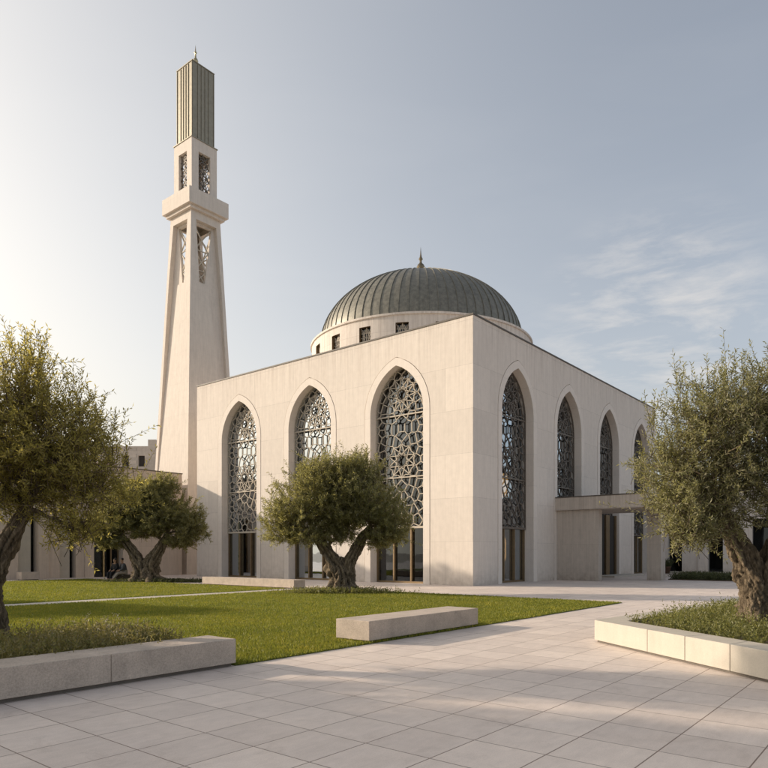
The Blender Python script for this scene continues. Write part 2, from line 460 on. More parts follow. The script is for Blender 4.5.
def voronoi_edges():
    rnd = random.Random(5)
    seeds = []
    def add(x, z, md):
        if abs(x) < .12: x = 0
        for s in ((x, z), (-x, z)):
            if all(math.hypot(s[0] - q[0], s[1] - q[1]) > md for q in seeds): seeds.append(s)
    def ring(cx, cz, r, n, ph, md=.27):
        for k in range(n):
            a = 2 * PI * (k + ph) / n
            add(cx + r * math.sin(a), cz + r * math.cos(a), md)
    for cz, n in ((10.72, 12), (6.95, 10)):
        seeds.append((0, cz))
        ring(0, cz, .60, n, 0); ring(0, cz, 1.08, n, .5); ring(0, cz, 1.42, n, 0, .33)
    for cx in (-1.9, 1.9):
        for cz in (8.85, 5.0):
            add(cx, cz, .2); ring(cx, cz, .5, 8, .5); ring(cx, cz, .92, 8, 0, .36)
    add(0, 4.4, .2); ring(0, 4.4, .52, 8, .5); ring(0, 4.4, .95, 10, 0, .36)
    add(0, 8.84, .2); ring(0, 8.84, .45, 6, .5, .3)
    for _ in range(6000):
        add(rnd.uniform(0, 2.4), rnd.uniform(2.6, 13), .43)
    for k in range(16):                             # fence of seeds outside keeps cells closed
        add(3.0, 2 + .8 * k, .3)
    ROS = [(10.72, 12, 5, 1.02), (6.95, 10, 4, .98)]
    E = {}
    for i, s in enumerate(seeds):
        if abs(s[0]) > 2.6: continue
        poly = [(s[0] - 3, s[1] - 3), (s[0] + 3, s[1] - 3), (s[0] + 3, s[1] + 3), (s[0] - 3, s[1] + 3)]
        for j, q in enumerate(seeds):
            if i == j or math.hypot(q[0] - s[0], q[1] - s[1]) > 3: continue
            mx, mz = (s[0] + q[0]) / 2, (s[1] + q[1]) / 2; nx, nz = q[0] - s[0], q[1] - s[1]
            out = []
            for k in range(len(poly)):
                a, b = poly[k], poly[(k + 1) % len(poly)]
                da = (a[0] - mx) * nx + (a[1] - mz) * nz; db = (b[0] - mx) * nx + (b[1] - mz) * nz
                if da <= 0: out.append(a)
                if (da < 0) != (db < 0) and da != db:
                    t = da / (da - db); out.append((a[0] + t * (b[0] - a[0]), a[1] + t * (b[1] - a[1])))
            poly = out
            if not poly: break
        for k in range(len(poly)):
            a, b = poly[k], poly[(k + 1) % len(poly)]
            ka = (round(a[0], 2), round(a[1], 2)); kb = (round(b[0], 2), round(b[1], 2))
            if ka != kb: E[tuple(sorted((ka, kb)))] = (a, b)
    res = []
    for a, b in E.values():
        mxx, mzz = (a[0] + b[0]) / 2, (a[1] + b[1]) / 2
        if any(math.hypot(mxx, mzz - cz) < R0 * .93 for cz, n, st, R0 in ROS): continue
        for cz, n, st, R0 in ROS:          # pull loose ends onto the rosette rim
            def snap(p):
                d = math.hypot(p[0], p[1] - cz)
                if d > R0 * 1.06: return p
                k = round(math.atan2(p[0], p[1] - cz) / (2 * PI / n)); an = k * 2 * PI / n
                return (R0 * math.sin(an), cz + R0 * math.cos(an))
            a, b = snap(a), snap(b)
        if math.hypot(a[0] - b[0], a[1] - b[1]) > .03: res.append((a, b))
    for cz, n, st, R0 in ROS:
        pt = lambda r, k: (r * math.sin(2 * PI * k / n), cz + r * math.cos(2 * PI * k / n))
        for k in range(n):
            res.append((pt(R0, k), pt(R0, k + st)))
            res.append((pt(R0, k), pt(R0 * .86, k + .5))); res.append((pt(R0 * .86, k + .5), pt(R0, k + 1)))
        for k in range(24):
            r0 = R0 * math.cos(PI * st / n) * 1.02
            q = lambda j: (r0 * math.sin(2 * PI * j / 24), cz + r0 * math.cos(2 * PI * j / 24))
            res.append((q(k), q(k + 1)))
    return res
def lattice_bm():
    bm = bmesh.new(); N = Vector((0, -1, 0)); D = .50
    for a, b in voronoi_edges():
        L = math.hypot(a[0] - b[0], a[1] - b[1])
        n = max(2, int(L / .06)); pts = [(a[0] + (b[0] - a[0]) * k / n, a[1] + (b[1] - a[1]) * k / n) for k in range(n + 1)]
        ins = [p for p in pts if inside(p[0], p[1], -.03)]
        if len(ins) < 2: continue
        p, q = ins[0], ins[-1]
        bar(bm, (p[0], D, p[1]), (q[0], D, q[1]), .043, .07, N)
    for z, w in ((SPR - .05, .07), (6.0, .06), (LAT0, .12)):
        bar(bm, (-IN_A, D - .012, z), (IN_A, D - .012, z), w, .095, N)
    i = [(x, z) for x, z in arch(.49, LAT0)]
    for a, b in zip(i, i[1:]): bar(bm, (a[0], D - .007, a[1]), (b[0], D - .007, b[1]), .075, .083, N)
    return bm
lat = lattice_bm(); lat_me = bpy.data.meshes.new('lattice'); lat.to_mesh(lat_me); lat.free()
lat_me.materials.append(M['lattice'])
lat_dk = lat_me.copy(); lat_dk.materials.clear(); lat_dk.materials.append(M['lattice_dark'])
bm = bmesh.new(); sheet(bm, arch(.46), [], lambda u, v: Vector((u, .72, v)))
pane_me = bpy.data.meshes.new('pane'); bm.to_mesh(pane_me); bm.free(); pane_me.materials.append(M['glass'])
bm = bmesh.new()
for x in (-.62, .62): box(bm, x - .045, x + .045, .56, .70, .11, LAT0 - .07)
for x in (-IN_A + .04, IN_A - .04): box(bm, x - .04, x + .04, .57, .70, .02, LAT0 - .07)
box(bm, -IN_A, IN_A, .575, .70, .0, .10)
mull_me = bpy.data.meshes.new('door_frame'); bm.to_mesh(mull_me); bm.free(); mull_me.materials.append(M['bronze'])
def place(me, name, parent, loc, rz):
    o = bpy.data.objects.new(name, me); COL.objects.link(o); o.parent = parent; o.location = loc; o.rotation_euler = (0, 0, rz); return o
def window(loc, rz, dark):
    w = place(frame_me, 'arched_window', mosque, loc, rz)
    place(pane_me, 'pane', w, (0, 0, 0), 0)
    place(lat_dk if dark else lat_me, 'lattice', w, (0, 0, 0), 0)
    place(mull_me, 'door_frame', w, (0, 0, 0), 0)
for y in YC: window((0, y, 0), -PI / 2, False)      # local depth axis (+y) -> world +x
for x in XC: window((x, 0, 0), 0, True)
# interior floor & added timber screens that catch the added lamps' glow
bm = bmesh.new(); box(bm, .9, LX - .5, .9, LY - .5, .0, .03); obj('floor', bm, M['dark'], mosque)
for x in XC[:1] + XC[2:3]: obj('added_timber_screen', nbox(x - .5, x + 4.6, 5.0, 5.12, .03, 8.8), M['timber'], mosque)
# canopy and porch wall on the shaded side
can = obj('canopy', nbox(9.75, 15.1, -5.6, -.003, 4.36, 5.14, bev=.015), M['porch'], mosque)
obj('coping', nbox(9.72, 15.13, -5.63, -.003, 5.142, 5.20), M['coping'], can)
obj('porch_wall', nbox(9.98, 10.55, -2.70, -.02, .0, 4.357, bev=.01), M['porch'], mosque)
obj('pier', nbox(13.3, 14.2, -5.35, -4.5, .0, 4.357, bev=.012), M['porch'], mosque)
ed = obj('entrance_door', nbox(17.13, 20.87, .30, .36, .02, 4.5), M['dark'], mosque)
for x0, x1 in ((17.13, 17.35), (18.75, 19.45), (20.65, 20.87)): obj('post', nbox(x0, x1, .16, .297, .02, 4.5, bev=.01), M['bronze'], ed)
bm = bmesh.new(); box(bm, 15.9, 22.2, -1.5, -.004, 0, .12, bev=.01); obj('step', bm, M['path'], mosque)
# drum
DC = (11.9, 12.0); DR = 8.3; DZ = 17.2
bm = bmesh.new(); S = 120
zs = [13.31, 15.35, 16.6, DZ]
def cyl(r, k, z): return Vector((DC[0] + r * math.cos(2 * PI * k / S), DC[1] + r * math.sin(2 * PI * k / S), z))
PH, OFF = 5, -.75
cyl0 = cyl
def cyl(r, k, z): return cyl0(r, k + OFF, z)
for k in range(S):
    for j in range(3):
        if not (j == 1 and (k + PH) % 6 in (2, 3)):
            q = [cyl(DR, k, zs[j]), cyl(DR, k + 1, zs[j]), cyl(DR, k + 1, zs[j + 1]), cyl(DR, k, zs[j + 1])]
            bm.faces.new([bm.verts.new(p) for p in q])
bmesh.ops.remove_doubles(bm, verts=bm.verts[:], dist=1e-4)
drum = obj('drum', fixn(bm), M['wall'], mosque, True)
for k in range(S):
    if (k + PH) % 6 != 2: continue
    z0, z1 = zs[1], zs[2]
    rim = lambda r: [cyl(r, k + t, z) for t, z in ((0, z0), (1, z0), (2, z0), (2, z1), (1, z1), (0, z1))]
    wf = bmesh.new(); ribbon(wf, rim(DR), rim(DR - .35), True); dw = obj('drum_window', wf, M['bronze'], mosque)
    pb_ = bmesh.new(); pb_.faces.new([pb_.verts.new(cyl(DR - .26, k + t, z)) for t, z in ((0, z0), (2, z0), (2, z1), (0, z1))]); obj('pane', pb_, M['glass'], dw)
    gr = bmesh.new(); nrm = (cyl(1, k + 1, 0) - Vector((DC[0], DC[1], 0))).normalized()
    def q(t, z): return cyl(DR - .22, k + t, z)
    for (t0, a0, t1, a1) in ((0, z0, 1, z1), (1, z0, 2, z1), (1, z0, 0, z1), (2, z0, 1, z1), (0, 15.95, 2, 15.95), (1, z0, 1, z1)):
        bar(gr, q(t0, a0), q(t1, a1), .045, .03, nrm)
    for a0 in (z0 + .3, z0 + .9):
        for t0 in (.5, 1.5):
            for j in range(6): bar(gr, q(t0, a0), q(t0 + .45 * math.cos(j * PI / 3), a0 + .27 * math.sin(j * PI / 3)), .04, .03, nrm)
    obj('grille', gr, M['lattice'], dw)
bm = bmesh.new(); lathe(bm, [(DR - .02, DZ - .12), (DR + .10, DZ - .10), (DR + .10, DZ + .03), (7.7, DZ + .10), (7.3, DZ + .10)], DC, 160); obj('cornice', fixn(bm), M['wall'], drum, False)
# dome with standing seams
DOR, DOH = 7.65, 5.3
bm = bmesh.new()
prof = [(DOR + .06, DZ + .04), (DOR + .06, DZ + .14)] + [(DOR * math.cos(a), DZ + .15 + DOH * math.sin(a)) for a in [PI / 2 * i / 36 for i in range(36)]] + [(0, DZ + .15 + DOH)]
lathe(bm, prof, DC, 144); fixn(bm)
for f in bm.faces: f.smooth = True
NS = 72
for k in range(NS):
    th = 2 * PI * k / NS; dirv = Vector((math.cos(th), math.sin(th), 0)); sd = Vector((-math.sin(th), math.cos(th), 0))
    top = .95 if k % 2 == 0 else .86
    rows = []
    for i in range(25):
        a = PI / 2 * top * i / 24
        c = Vector((DC[0], DC[1], DZ + .15)) + dirv * DOR * math.cos(a) + Vector((0, 0, DOH * math.sin(a)))
        nn = (dirv * math.cos(a) / DOR + Vector((0, 0, math.sin(a) / DOH))).normalized()
        w = .02
        rows.append([bm.verts.new(p) for p in (c - sd * w - nn * .02, c - sd * w + nn * .05, c + sd * w + nn * .05, c + sd * w - nn * .02)])
    for a_, b_ in zip(rows, rows[1:]):
        for i in range(3): bm.faces.new((a_[i], a_[i + 1], b_[i + 1], b_[i]))
dome = obj('dome', bm, M['dome'], mosque)
zt = DZ + .15 + DOH
bm = bmesh.new(); lathe(bm, [(r * 1.2, zt + h * 1.22) for r, h in ((.55, -.03), (.5, .08), (.17, .22), (.11, .5), (.22, .62), (.27, .78), (.2, .94), (.08, 1.05), (.07, 1.2), (.14, 1.3), (.07, 1.42), (.04, 1.6), (0, 2.1))], DC, 20)
obj('finial', fixn(bm), M['old_brass'], dome, True)

# added lamps imitating warm reflections behind the lattice of the shaded side
def added_glow(x, y, z, label):
    t = thing('added_lamp', label, 'lamp', (x, y, z), group='tall added lamps imitating warm reflections in the hall windows')
    bm = bmesh.new(); lathe(bm, [(0, -.8), (.2, -.78), (.26, -.6), (.26, .5), (.2, .68), (.04, .72)], (0, 0), 16); obj('globe', fixn(bm), M['lamp'], t, True)
    bm = bmesh.new(); lathe(bm, [(.02, .72), (.02, 13.28 - z)], (0, 0), 8); obj('cord', bm, M['bronze'], t)
added_glow(7.9, 2.6, 6.0, 'upper added glow imitating a warm reflection, behind the lattice arch nearest the corner on the shaded side')
added_glow(8.2, 2.9, 2.0, 'low added glow imitating a warm reflection, behind the door glass nearest the corner on the shaded side')
added_glow(14.4, 2.6, 6.2, 'added glow imitating a warm reflection, behind the lattice arch just above the canopy end')

# ---------------------------------------------------------------- minaret
MC = Vector((4.36, 30.2))
minaret = thing('minaret', 'tall tapering square limestone minaret with lattice openings, balcony and ribbed metal cap', 'minaret', (MC.x, MC.y, 0))
HW = lambda z: 2.75 - .0433 * z
def face_map(nx, ny, mirror):
    # s runs from the near corner (-1) outward
    tx, ty = (-ny, nx)
    def mp(s, z, d=0.0):
        h = HW(z); s = s * mirror
        return Vector((nx * (h - d) + tx * s * h, ny * (h - d) + ty * s * h, z))
    return mp
ZT, ZB, ZA = 29.3, 24.3, 5.0
hole = [(-.66, ZT), (.70, ZT), (.82, ZB), (.86, ZA), (.04, ZB - .3), (-.48, ZB - .3)]
dep = {0: .38, 1: .38, 2: .42, 3: .0, 4: .42, 5: .42}
opening = [(-.60, ZT - .2), (.54, ZT - .2), (.0, ZB), (-.44, ZB)]
shaft = bmesh.new(); latt = bmesh.new()
for nx, ny, mir in ((-1, 0, -1), (0, -1, 1), (1, 0, 1), (0, 1, -1)):
    mp = face_map(nx, ny, mir)
    sheet(shaft, [(-1, 0), (1, 0), (1, 30.2), (-1, 30.2)], [hole], mp)
    fr = [mp(s, z) for s, z in hole]; bk = [mp(s, z, dep[i]) for i, (s, z) in enumerate(hole)]
    for i in range(6):
        j = (i + 1) % 6
        pts = [fr[i], fr[j], bk[j], bk[i]]
        pts = [p for k, p in enumerate(pts) if all((p - r_).length > 1e-4 for r_ in pts[:k])]
        shaft.faces.new([shaft.verts.new(p) for p in pts])
    hi_hole = [hole[0], hole[1], hole[2], hole[4], hole[5]]
    sheet(shaft, hi_hole, [opening], lambda s, z: mp(s, z, .38 + .04 * (ZT - z) / (ZT - ZB)))
    shaft.faces.new([shaft.verts.new(p) for p in (bk[2], bk[3], bk[4])])
    # opening reveal and inner lining
    ribbon(shaft, [mp(s, z, .39) for s, z in opening], [mp(s, z, .62) for s, z in opening], True)
    nrm = Vector((nx, ny, 0))
    def q(s, z): return mp(s, z, .45)
    def edge(z):
        t = (z - opening[3][1]) / (opening[0][1] - opening[3][1])
        return -.44 + (-.60 + .44) * t, .0 + .54 * t
    zz = [ZB, 25.3, 27.0, ZT - .2]
    for a, b in zip(zz, zz[1:]):
        l0, r0 = edge(a); l1, r1 = edge(b)
        for s0, s1 in ((l0, r1), (r0, l1)): bar(latt, q(s0, a), q(s1, b), .085, .08, nrm)
        bar(latt, q(l0, a), q(r0, a), .075, .07, nrm)
bmesh.ops.remove_doubles(shaft, verts=shaft.verts[:], dist=1e-4)
sh = obj('shaft', fixn(shaft), M['minaret'], minaret)
obj('lattice', latt, M['lattice'], sh)
bm = bmesh.new()
box(bm, -1.96, 1.96, -1.96, 1.96, 30.25, 31.55, bev=.02)
box(bm, -1.72, 1.72, -1.72, 1.72, 30.0, 30.249)
obj('balcony', bm, M['minaret'], minaret)
lan = bmesh.new(); ll = bmesh.new()
for nx, ny in ((-1, 0), (0, -1), (1, 0), (0, 1)):
    tx, ty = -ny, nx; h = 1.26
    mp = lambda s, z, d=0: Vector((nx * (h - d) + tx * s, ny * (h - d) + ty * s, z))
    op = [(-.58, 32.0), (.58, 32.0), (.58, 35.15), (-.58, 35.15)]
    sheet(lan, [(-h, 31.552), (h, 31.552), (h, 36.1), (-h, 36.1)], [op], mp)
    ribbon(lan, [mp(s, z) for s, z in op], [mp(s, z, .3) for s, z in op], True)
    n = Vector((nx, ny, 0)); zz = [32.0, 33.05, 34.1, 35.15]
    for a, b in zip(zz, zz[1:]):
        bar(ll, mp(-.58, a, .2), mp(.58, b, .2), .07, .06, n); bar(ll, mp(.58, a, .2), mp(-.58, b, .2), .07, .06, n)
        bar(ll, mp(-.58, a, .2), mp(0, b, .2), .05, .05, n); bar(ll, mp(.58, a, .2), mp(0, b, .2), .05, .05, n)
        bar(ll, mp(0, a, .2), mp(-.58, (a + b) / 2, .2), .05, .05, n); bar(ll, mp(0, a, .2), mp(.58, (a + b) / 2, .2), .05, .05, n)
    bar(ll, mp(0, 32, .2), mp(0, 35.15, .2), .05, .05, n)
bmesh.ops.remove_doubles(lan, verts=lan.verts[:], dist=1e-4)
lo = obj('lantern', fixn(lan), M['minaret'], minaret); obj('lattice', ll, M['lattice_dark'], lo)
bm = bmesh.new(); box(bm, -1.32, 1.32, -1.32, 1.32, 36.102, 36.17); box(bm, -1.08, 1.08, -1.08, 1.08, 36.171, 42.55)
for nx, ny in ((-1, 0), (0, -1), (1, 0), (0, 1)):
    for s in (-1.06, -.54, -.18, .18, .54, 1.06) if True else ():
        px, py = nx * 1.08 - ny * s, ny * 1.08 + nx * s
        hx = .05 if nx else .025; hy = .05 if ny else .025
        box(bm, px - hx, px + hx, py - hy, py + hy, 36.172, 42.5)
box(bm, -1.13, 1.13, -1.13, 1.13, 42.551, 42.62)
cap = obj('cap', bm, M['cap'], minaret)
bm = bmesh.new(); lathe(bm, [(.22, 42.62), (.24, 42.75), (.09, 42.95), (.08, 43.3), (.19, 43.42), (.23, 43.58), (.17, 43.74), (.07, 43.86), (.06, 44.2), (.13, 44.3), (.05, 44.42), (0, 45.0)], (0, 0), 14)
obj('finial', fixn(bm), M['gold'], cap, True)

# ---------------------------------------------------------------- low wings and the old building behind
wing = thing('side_wing', 'low warm limestone wing with tall recessed bays beside the minaret', 'building')
WY, WX0, WX1, WH = 27.0, -13.2, .87, 7.85
bays = [(-11.25, -10.05), (-8.6, -7.5), (-6.25, -4.15)]
BZ = 4.6
bm = bmesh.new()
out = [(WX0, 0)]
for a, b in bays: out += [(a, 0), (a, BZ), (b, BZ), (b, 0)]
out += [(WX1, 0), (WX1, WH), (WX0, WH)]
sheet(bm, out, [], lambda u, v: Vector((u, WY, v)))
ribbon(bm, [(WX1, WY, 0), (WX1, 44, 0), (WX0, 44, 0), (WX0, WY, 0)], [(WX1, WY, WH), (WX1, 44, WH), (WX0, 44, WH), (WX0, WY, WH)])
bm.faces.new([bm.verts.new(p) for p in ((WX0, WY, WH), (WX1, WY, WH), (WX1, 44, WH), (WX0, 44, WH))])
for a, b in bays:
    ribbon(bm, [(a, WY, 0), (a, WY, BZ), (b, WY, BZ), (b, WY, 0)], [(a, WY + .75, 0), (a, WY + .75, BZ), (b, WY + .75, BZ), (b, WY + .75, 0)])
bmesh.ops.remove_doubles(bm, verts=bm.verts[:], dist=1e-4)
obj('wall', fixn(bm), M['wing'], wing)
bm = bmesh.new(); box(bm, WX0 - .04, WX1 + .04, WY - .04, WY + .4, WH + .002, WH + .07); box(bm, WX1 - .36, WX1 + .04, WY + .401, 44, WH + .002, WH + .07); obj('coping', bm, M['coping'], wing)
for i, (a, b) in enumerate(bays):
    if i < 2:
        obj('screen_panel', nbox(a + .003, b - .32, WY + .25, WY + .40, .0, BZ - .003), M['timber'] if False else M['lattice'], wing)
        obj('pane', nbox(b - .318, b - .003, WY + .6, WY + .62, 0, BZ - .003), M['glass'], wing)
    else:
        obj('pane', nbox(a + .003, b - .003, WY + .5, WY + .52, 0, BZ - .003), M['glass'], wing)
        for x in (a + .95,): obj('mullion', nbox(x - .06, x + .06, WY + .40, WY + .498, 0, BZ - .003), M['gold'], wing)
        for x in (a + .06, b - .06, a + 1.5): obj('mullion', nbox(x - .04, x + .04, WY + .40, WY + .498, 0, BZ - .003), M['bronze'], wing)
for x0, x1 in ((-10.03, -9.35), (-6.9, -6.28), (-4.12, -3.6)):
    obj('pilaster', nbox(x0, x1, WY - .12, WY - .003, 0, BZ + .3, bev=.01), M['wing'], wing)
obj('roof_slab', nbox(WX0 + 1, -1.5, WY + 5.5, 43, WH + .003, WH + 1.0), M['wing'], wing)

rw = thing('entrance_wing', 'low limestone wing with tall dark windows behind the right olive tree', 'building')
RXP, RY0, RY1, RH = 29.5, -40.0, -.02, 7.0
wins = [(-2.18, -1.06), (-5.31, -4.19), (-8.6, -7.4), (-12.0, -10.8)]
bm = bmesh.new(); out = [(RY0, 0)]
for a, b in sorted(wins): out += [(a, 0), (a, 4.4), (b, 4.4), (b, 0)]
out += [(RY1, 0), (RY1, RH), (RY0, RH)]
sheet(bm, out, [], lambda u, v: Vector((RXP, u, v)))
ribbon(bm, [(RXP, RY0, 0), (46, RY0, 0), (46, RY1, 0), (RXP, RY1, 0)], [(RXP, RY0, RH), (46, RY0, RH), (46, RY1, RH), (RXP, RY1, RH)])
bm.faces.new([bm.verts.new(p) for p in ((RXP, RY0, RH), (46, RY0, RH), (46, RY1, RH), (RXP, RY1, RH))])
for a, b in wins:
    ribbon(bm, [(RXP, a, 0), (RXP, a, 4.4), (RXP, b, 4.4), (RXP, b, 0)], [(RXP + .5, a, 0), (RXP + .5, a, 4.4), (RXP + .5, b, 4.4), (RXP + .5, b, 0)])
bmesh.ops.remove_doubles(bm, verts=bm.verts[:], dist=1e-4)
obj('wall', fixn(bm), M['wall'], rw)
obj('coping', nbox(RXP - .04, RXP + .4, RY0, RY1 - .02, RH + .002, RH + .08), M['coping'], rw)
for a, b in wins:
    p = obj('pane', nbox(RXP + .40, RXP + .42, a + .003, b - .003, 0, 4.397), M['glass'], rw)
    obj('sill', nbox(RXP - .1, RXP + .39, a + .005, b - .005, .0, .16), M['path'], rw)
    obj('pilaster', nbox(RXP - .14, RXP - .003, b + .25, b + .75, 0, 4.7, bev=.01), M['wall'], rw)

ob = thing('old_building', 'weathered grey stone block with small windows far behind the low wing', 'building')
bc = CAM + FW * 92; 
def ow(px): return bc + RT * ((px - 384) / 669 * 92)
p0 = ow(20); p1 = ow(156); wv = (p1 - p0); WL = wv.length; wd = wv.normalized(); nrm = Vector((wd.y, -wd.x, 0))
if nrm.dot(CAM - p0) < 0: nrm = -nrm
wz = 16.4
hl = [(s, z) for s in ()]
holes = []; 
for k in range(7):
    s = WL - 2.0 - k * 2.2
    holes.append([(s - .45, 13.6), (s + .45, 13.6), (s + .45, 15.1), (s - .45, 15.1)])
bm = bmesh.new(); mp = lambda s, z, d=0: Vector((p0.x, p0.y, 0)) + wd * s - nrm * d + Vector((0, 0, z))
sheet(bm, [(0, 0), (WL, 0), (WL, wz + .9), (WL - 1.1, wz + .9), (WL - 1.1, wz), (0, wz)], holes, mp)
for h_ in holes: ribbon(bm, [mp(s, z) for s, z in h_], [mp(s, z, .35) for s, z in h_], True)
ribbon(bm, [mp(WL, 0), mp(WL, wz + .9)], [mp(WL, 0, 12), mp(WL, wz + .9, 12)])
ribbon(bm, [mp(0, wz), mp(WL - 1.1, wz), mp(WL - 1.1, wz + .9), mp(WL, wz + .9)], [mp(0, wz, 12), mp(WL - 1.1, wz, 12), mp(WL - 1.1, wz + .9, 12), mp(WL, wz + .9, 12)])
obj('wall', fixn(bm), M['old'], ob)
for h_ in holes:
    bm = bmesh.new(); bm.faces.new([bm.verts.new(mp(s, z, .34)) for s, z in h_]); obj('window_pane', bm, M['dark'], ob)

# ---------------------------------------------------------------- stone benches and planter
def bench(label, x0, x1, y0, y1, h, joints=(), axis='x'):
    b = thing('stone_bench', label, 'bench', ((x0 + x1) / 2, (y0 + y1) / 2, 0), group='long stone benches')
    cx, cy = (x0 + x1) / 2, (y0 + y1) / 2
    cuts = [x0 if axis == 'x' else y0] + list(joints) + [x1 if axis == 'x' else y1]
    bm = bmesh.new()
    for a, c in zip(cuts, cuts[1:]):
        e = .003
        if axis == 'x': box(bm, a + e - cx, c - e - cx, y0 - cy, y1 - cy, .05, h, bev=.008)
        else: box(bm, x0 - cx, x1 - cx, a + e - cy, c - e - cy, .05, h, bev=.008)
    obj('seat_block', bm, M['bench'], b)
    obj('plinth', nbox(x0 + .05 - cx, x1 - .05 - cx, y0 + .05 - cy, y1 - .05 - cy, -.005, .05), M['joint'], b)
bench('pale stone bench standing alone on the lawn edge in the middle', -20.1, -16.2, -10.12, -9.27, .42)
bench('long stone bench with a joint, edging the shrubs at the left front', -34, -23.24, -10.17, -9.48, .41, (-31.2, -28.2, -25.22))
bench('grey stone bench far back near the sunlit facade left of the central olive', -7.85, -7.12, 5.0, 12.2, .42, (8.6,), 'y')
bench('small low stone block bench in front of the low wing at far left', -11.7, -10.6, 25.4, 26.1, .5)

pl = thing('planter', 'low cream stone planter wall holding the right olive tree and herbs', 'planter')
A = Vector((-17.19, -13.29)); B = Vector((-21.9, -19.54)); C_ = Vector((-11.0, -21.0)); D_ = Vector((-9.5, -14.0))
outer = [A, B, C_, D_]
def inset(poly, d):
    n = len(poly); res = []
    cen = sum(poly, Vector((0, 0))) / n
    for i in range(n):
        p, a, b = poly[i], poly[i - 1], poly[(i + 1) % n]
        def ln(u, v):
            t = (v - u).normalized(); nn = Vector((-t.y, t.x))
            if nn.dot(cen - u) < 0: nn = -nn
            return u + nn * d, t
        p1, t1 = ln(a, p); p2, t2 = ln(p, b)
        den = t1.x * t2.y - t1.y * t2.x
        k = ((p2.x - p1.x) * t2.y - (p2.y - p1.y) * t2.x) / den
        res.append(p1 + t1 * k)
    return res
inner = inset(outer, .52)
PHZ = .42
bm = bmesh.new()
def wall_seg(a, b, ai, bi, n):
    L = (b - a).length
    ts = [k / n for k in range(n + 1)] if n != 8 else [0, 1.63 / L, 2.56 / L, 3.5 / L, 4.45 / L, 5.4 / L, 6.5 / L, 1]
    for k in range(len(ts) - 1):
        t0, t1 = ts[k] + .0006, ts[k + 1] - .0006
        q = [a.lerp(b, t0), a.lerp(b, t1), ai.lerp(bi, t1), ai.lerp(bi, t0)]
        lo = [bm.verts.new((p.x, p.y, .045)) for p in q]; hi = [bm.verts.new((p.x, p.y, PHZ)) for p in q]
        fs = [bm.faces.new(hi), bm.faces.new(lo[::-1])] + [bm.faces.new((lo[i], lo[(i + 1) % 4], hi[(i + 1) % 4], hi[i])) for i in range(4)]
        bmesh.ops.bevel(bm, geom=list({e for f in fs for e in f.edges}), offset=.006, segments=1, affect='EDGES')
for i, n in enumerate((8, 6, 6, 6)): wall_seg(outer[i], outer[(i + 1) % 4], inner[i], inner[(i + 1) % 4], n)
obj('wall', fixn(bm), M['planter'], pl)
bm = bmesh.new(); prism(bm, [tuple(p) for p in inset(outer, .05)], -.005, .044); fixn(bm); obj('plinth', bm, M['joint'], pl)
bm = bmesh.new(); prism(bm, [tuple(p) for p in inset(outer, .50)], .05, .36); fixn(bm); obj('soil', bm, M['earth'], pl)

# ---------------------------------------------------------------- olive trees
def unit(v): return v / np.maximum(np.linalg.norm(v, axis=-1, keepdims=True), 1e-9)
def leaf_quads(P, D, ln, wd, rg):
    n = len(P)
    rnd = unit(rg.normal(size=(n, 3))); side = unit(np.cross(D, rnd)); nor = np.cross(side, D)
    L = ln * rg.uniform(.7, 1.2, (n, 1)); W = wd * rg.uniform(.75, 1.2, (n, 1))
    mid = P + D * L * .45 + nor * L * .05
    tip = P + D * L - nor * L * .04
    return np.stack([P, mid + side * W / 2, tip, mid - side * W / 2], 1).reshape(-1, 3)

def tube(bm, pts, rads, seg, gnarl=0, seed=0, flare=0, cap=True):
    pts = [Vector(p) for p in pts]; rings = []
    up = Vector((.3, .2, 1)).normalized()
    n = len(pts); ref = None
    for i, p in enumerate(pts):
        t = (pts[min(i + 1, n - 1)] - pts[max(i - 1, 0)]).normalized()
        if ref is None: ref = t.orthogonal().normalized()
        ref = (ref - t * ref.dot(t)).normalized(); b = t.cross(ref)
        ring = []
        for k in range(seg):
            a = 2 * PI * k / seg; r = rads[i]
            if gnarl:
                tw = a + i / n * 2.1 + seed + .25 * math.sin(i / n * 9 + seed)
                r *= 1 + gnarl * (1.15 * abs(math.sin(2.5 * tw + seed)) ** .7 - .7 + .35 * math.sin(9 * tw + 2 * seed + i / n * 4) + .22 * math.sin(3 * a + seed))
                d = Vector((math.cos(a), math.sin(a), i / n * 3.0 + seed))
                r *= 1 + gnarl * 1.5 * noise.noise(d * 2.2) + gnarl * .8 * noise.noise(d * 6 + Vector((0, 0, i * .25)))
                if flare: 
                    f = max(0, 1 - i / n / .28) ** 2
                    r *= 1 + flare * f * (1 + .7 * math.sin(5 * a + seed) + .3 * math.sin(9 * a + seed * 2))
            ring.append(bm.verts.new(p + (ref * math.cos(a) + b * math.sin(a)) * r))
        rings.append(ring)
    for a, b in zip(rings, rings[1:]):
        for k in range(seg): bm.faces.new((a[k], a[(k + 1) % seg], b[(k + 1) % seg], b[k]))
    if cap: bm.faces.new(rings[-1])

def smooth_path(ctrl, n):
    """Catmull-Rom through control points (x,y,z,r)"""
    c = [np.array(p, float) for p in ctrl]; c = [2 * c[0] - c[1]] + c + [2 * c[-1] - c[-2]]
    out = []
    segs = len(c) - 3
    for i in range(n):
        u = i / (n - 1) * segs; k = min(int(u), segs - 1); t = u - k
        p0, p1, p2, p3 = c[k:k + 4]
        out.append(.5 * (2 * p1 + (p2 - p0) * t + (2 * p0 - 5 * p1 + 4 * p2 - p3) * t * t + (3 * p1 - p0 - 3 * p2 + p3) * t ** 3))
    return out

def rf(r, f, z): return (RT.x * r + FW.x * f, RT.y * r + FW.y * f, z)

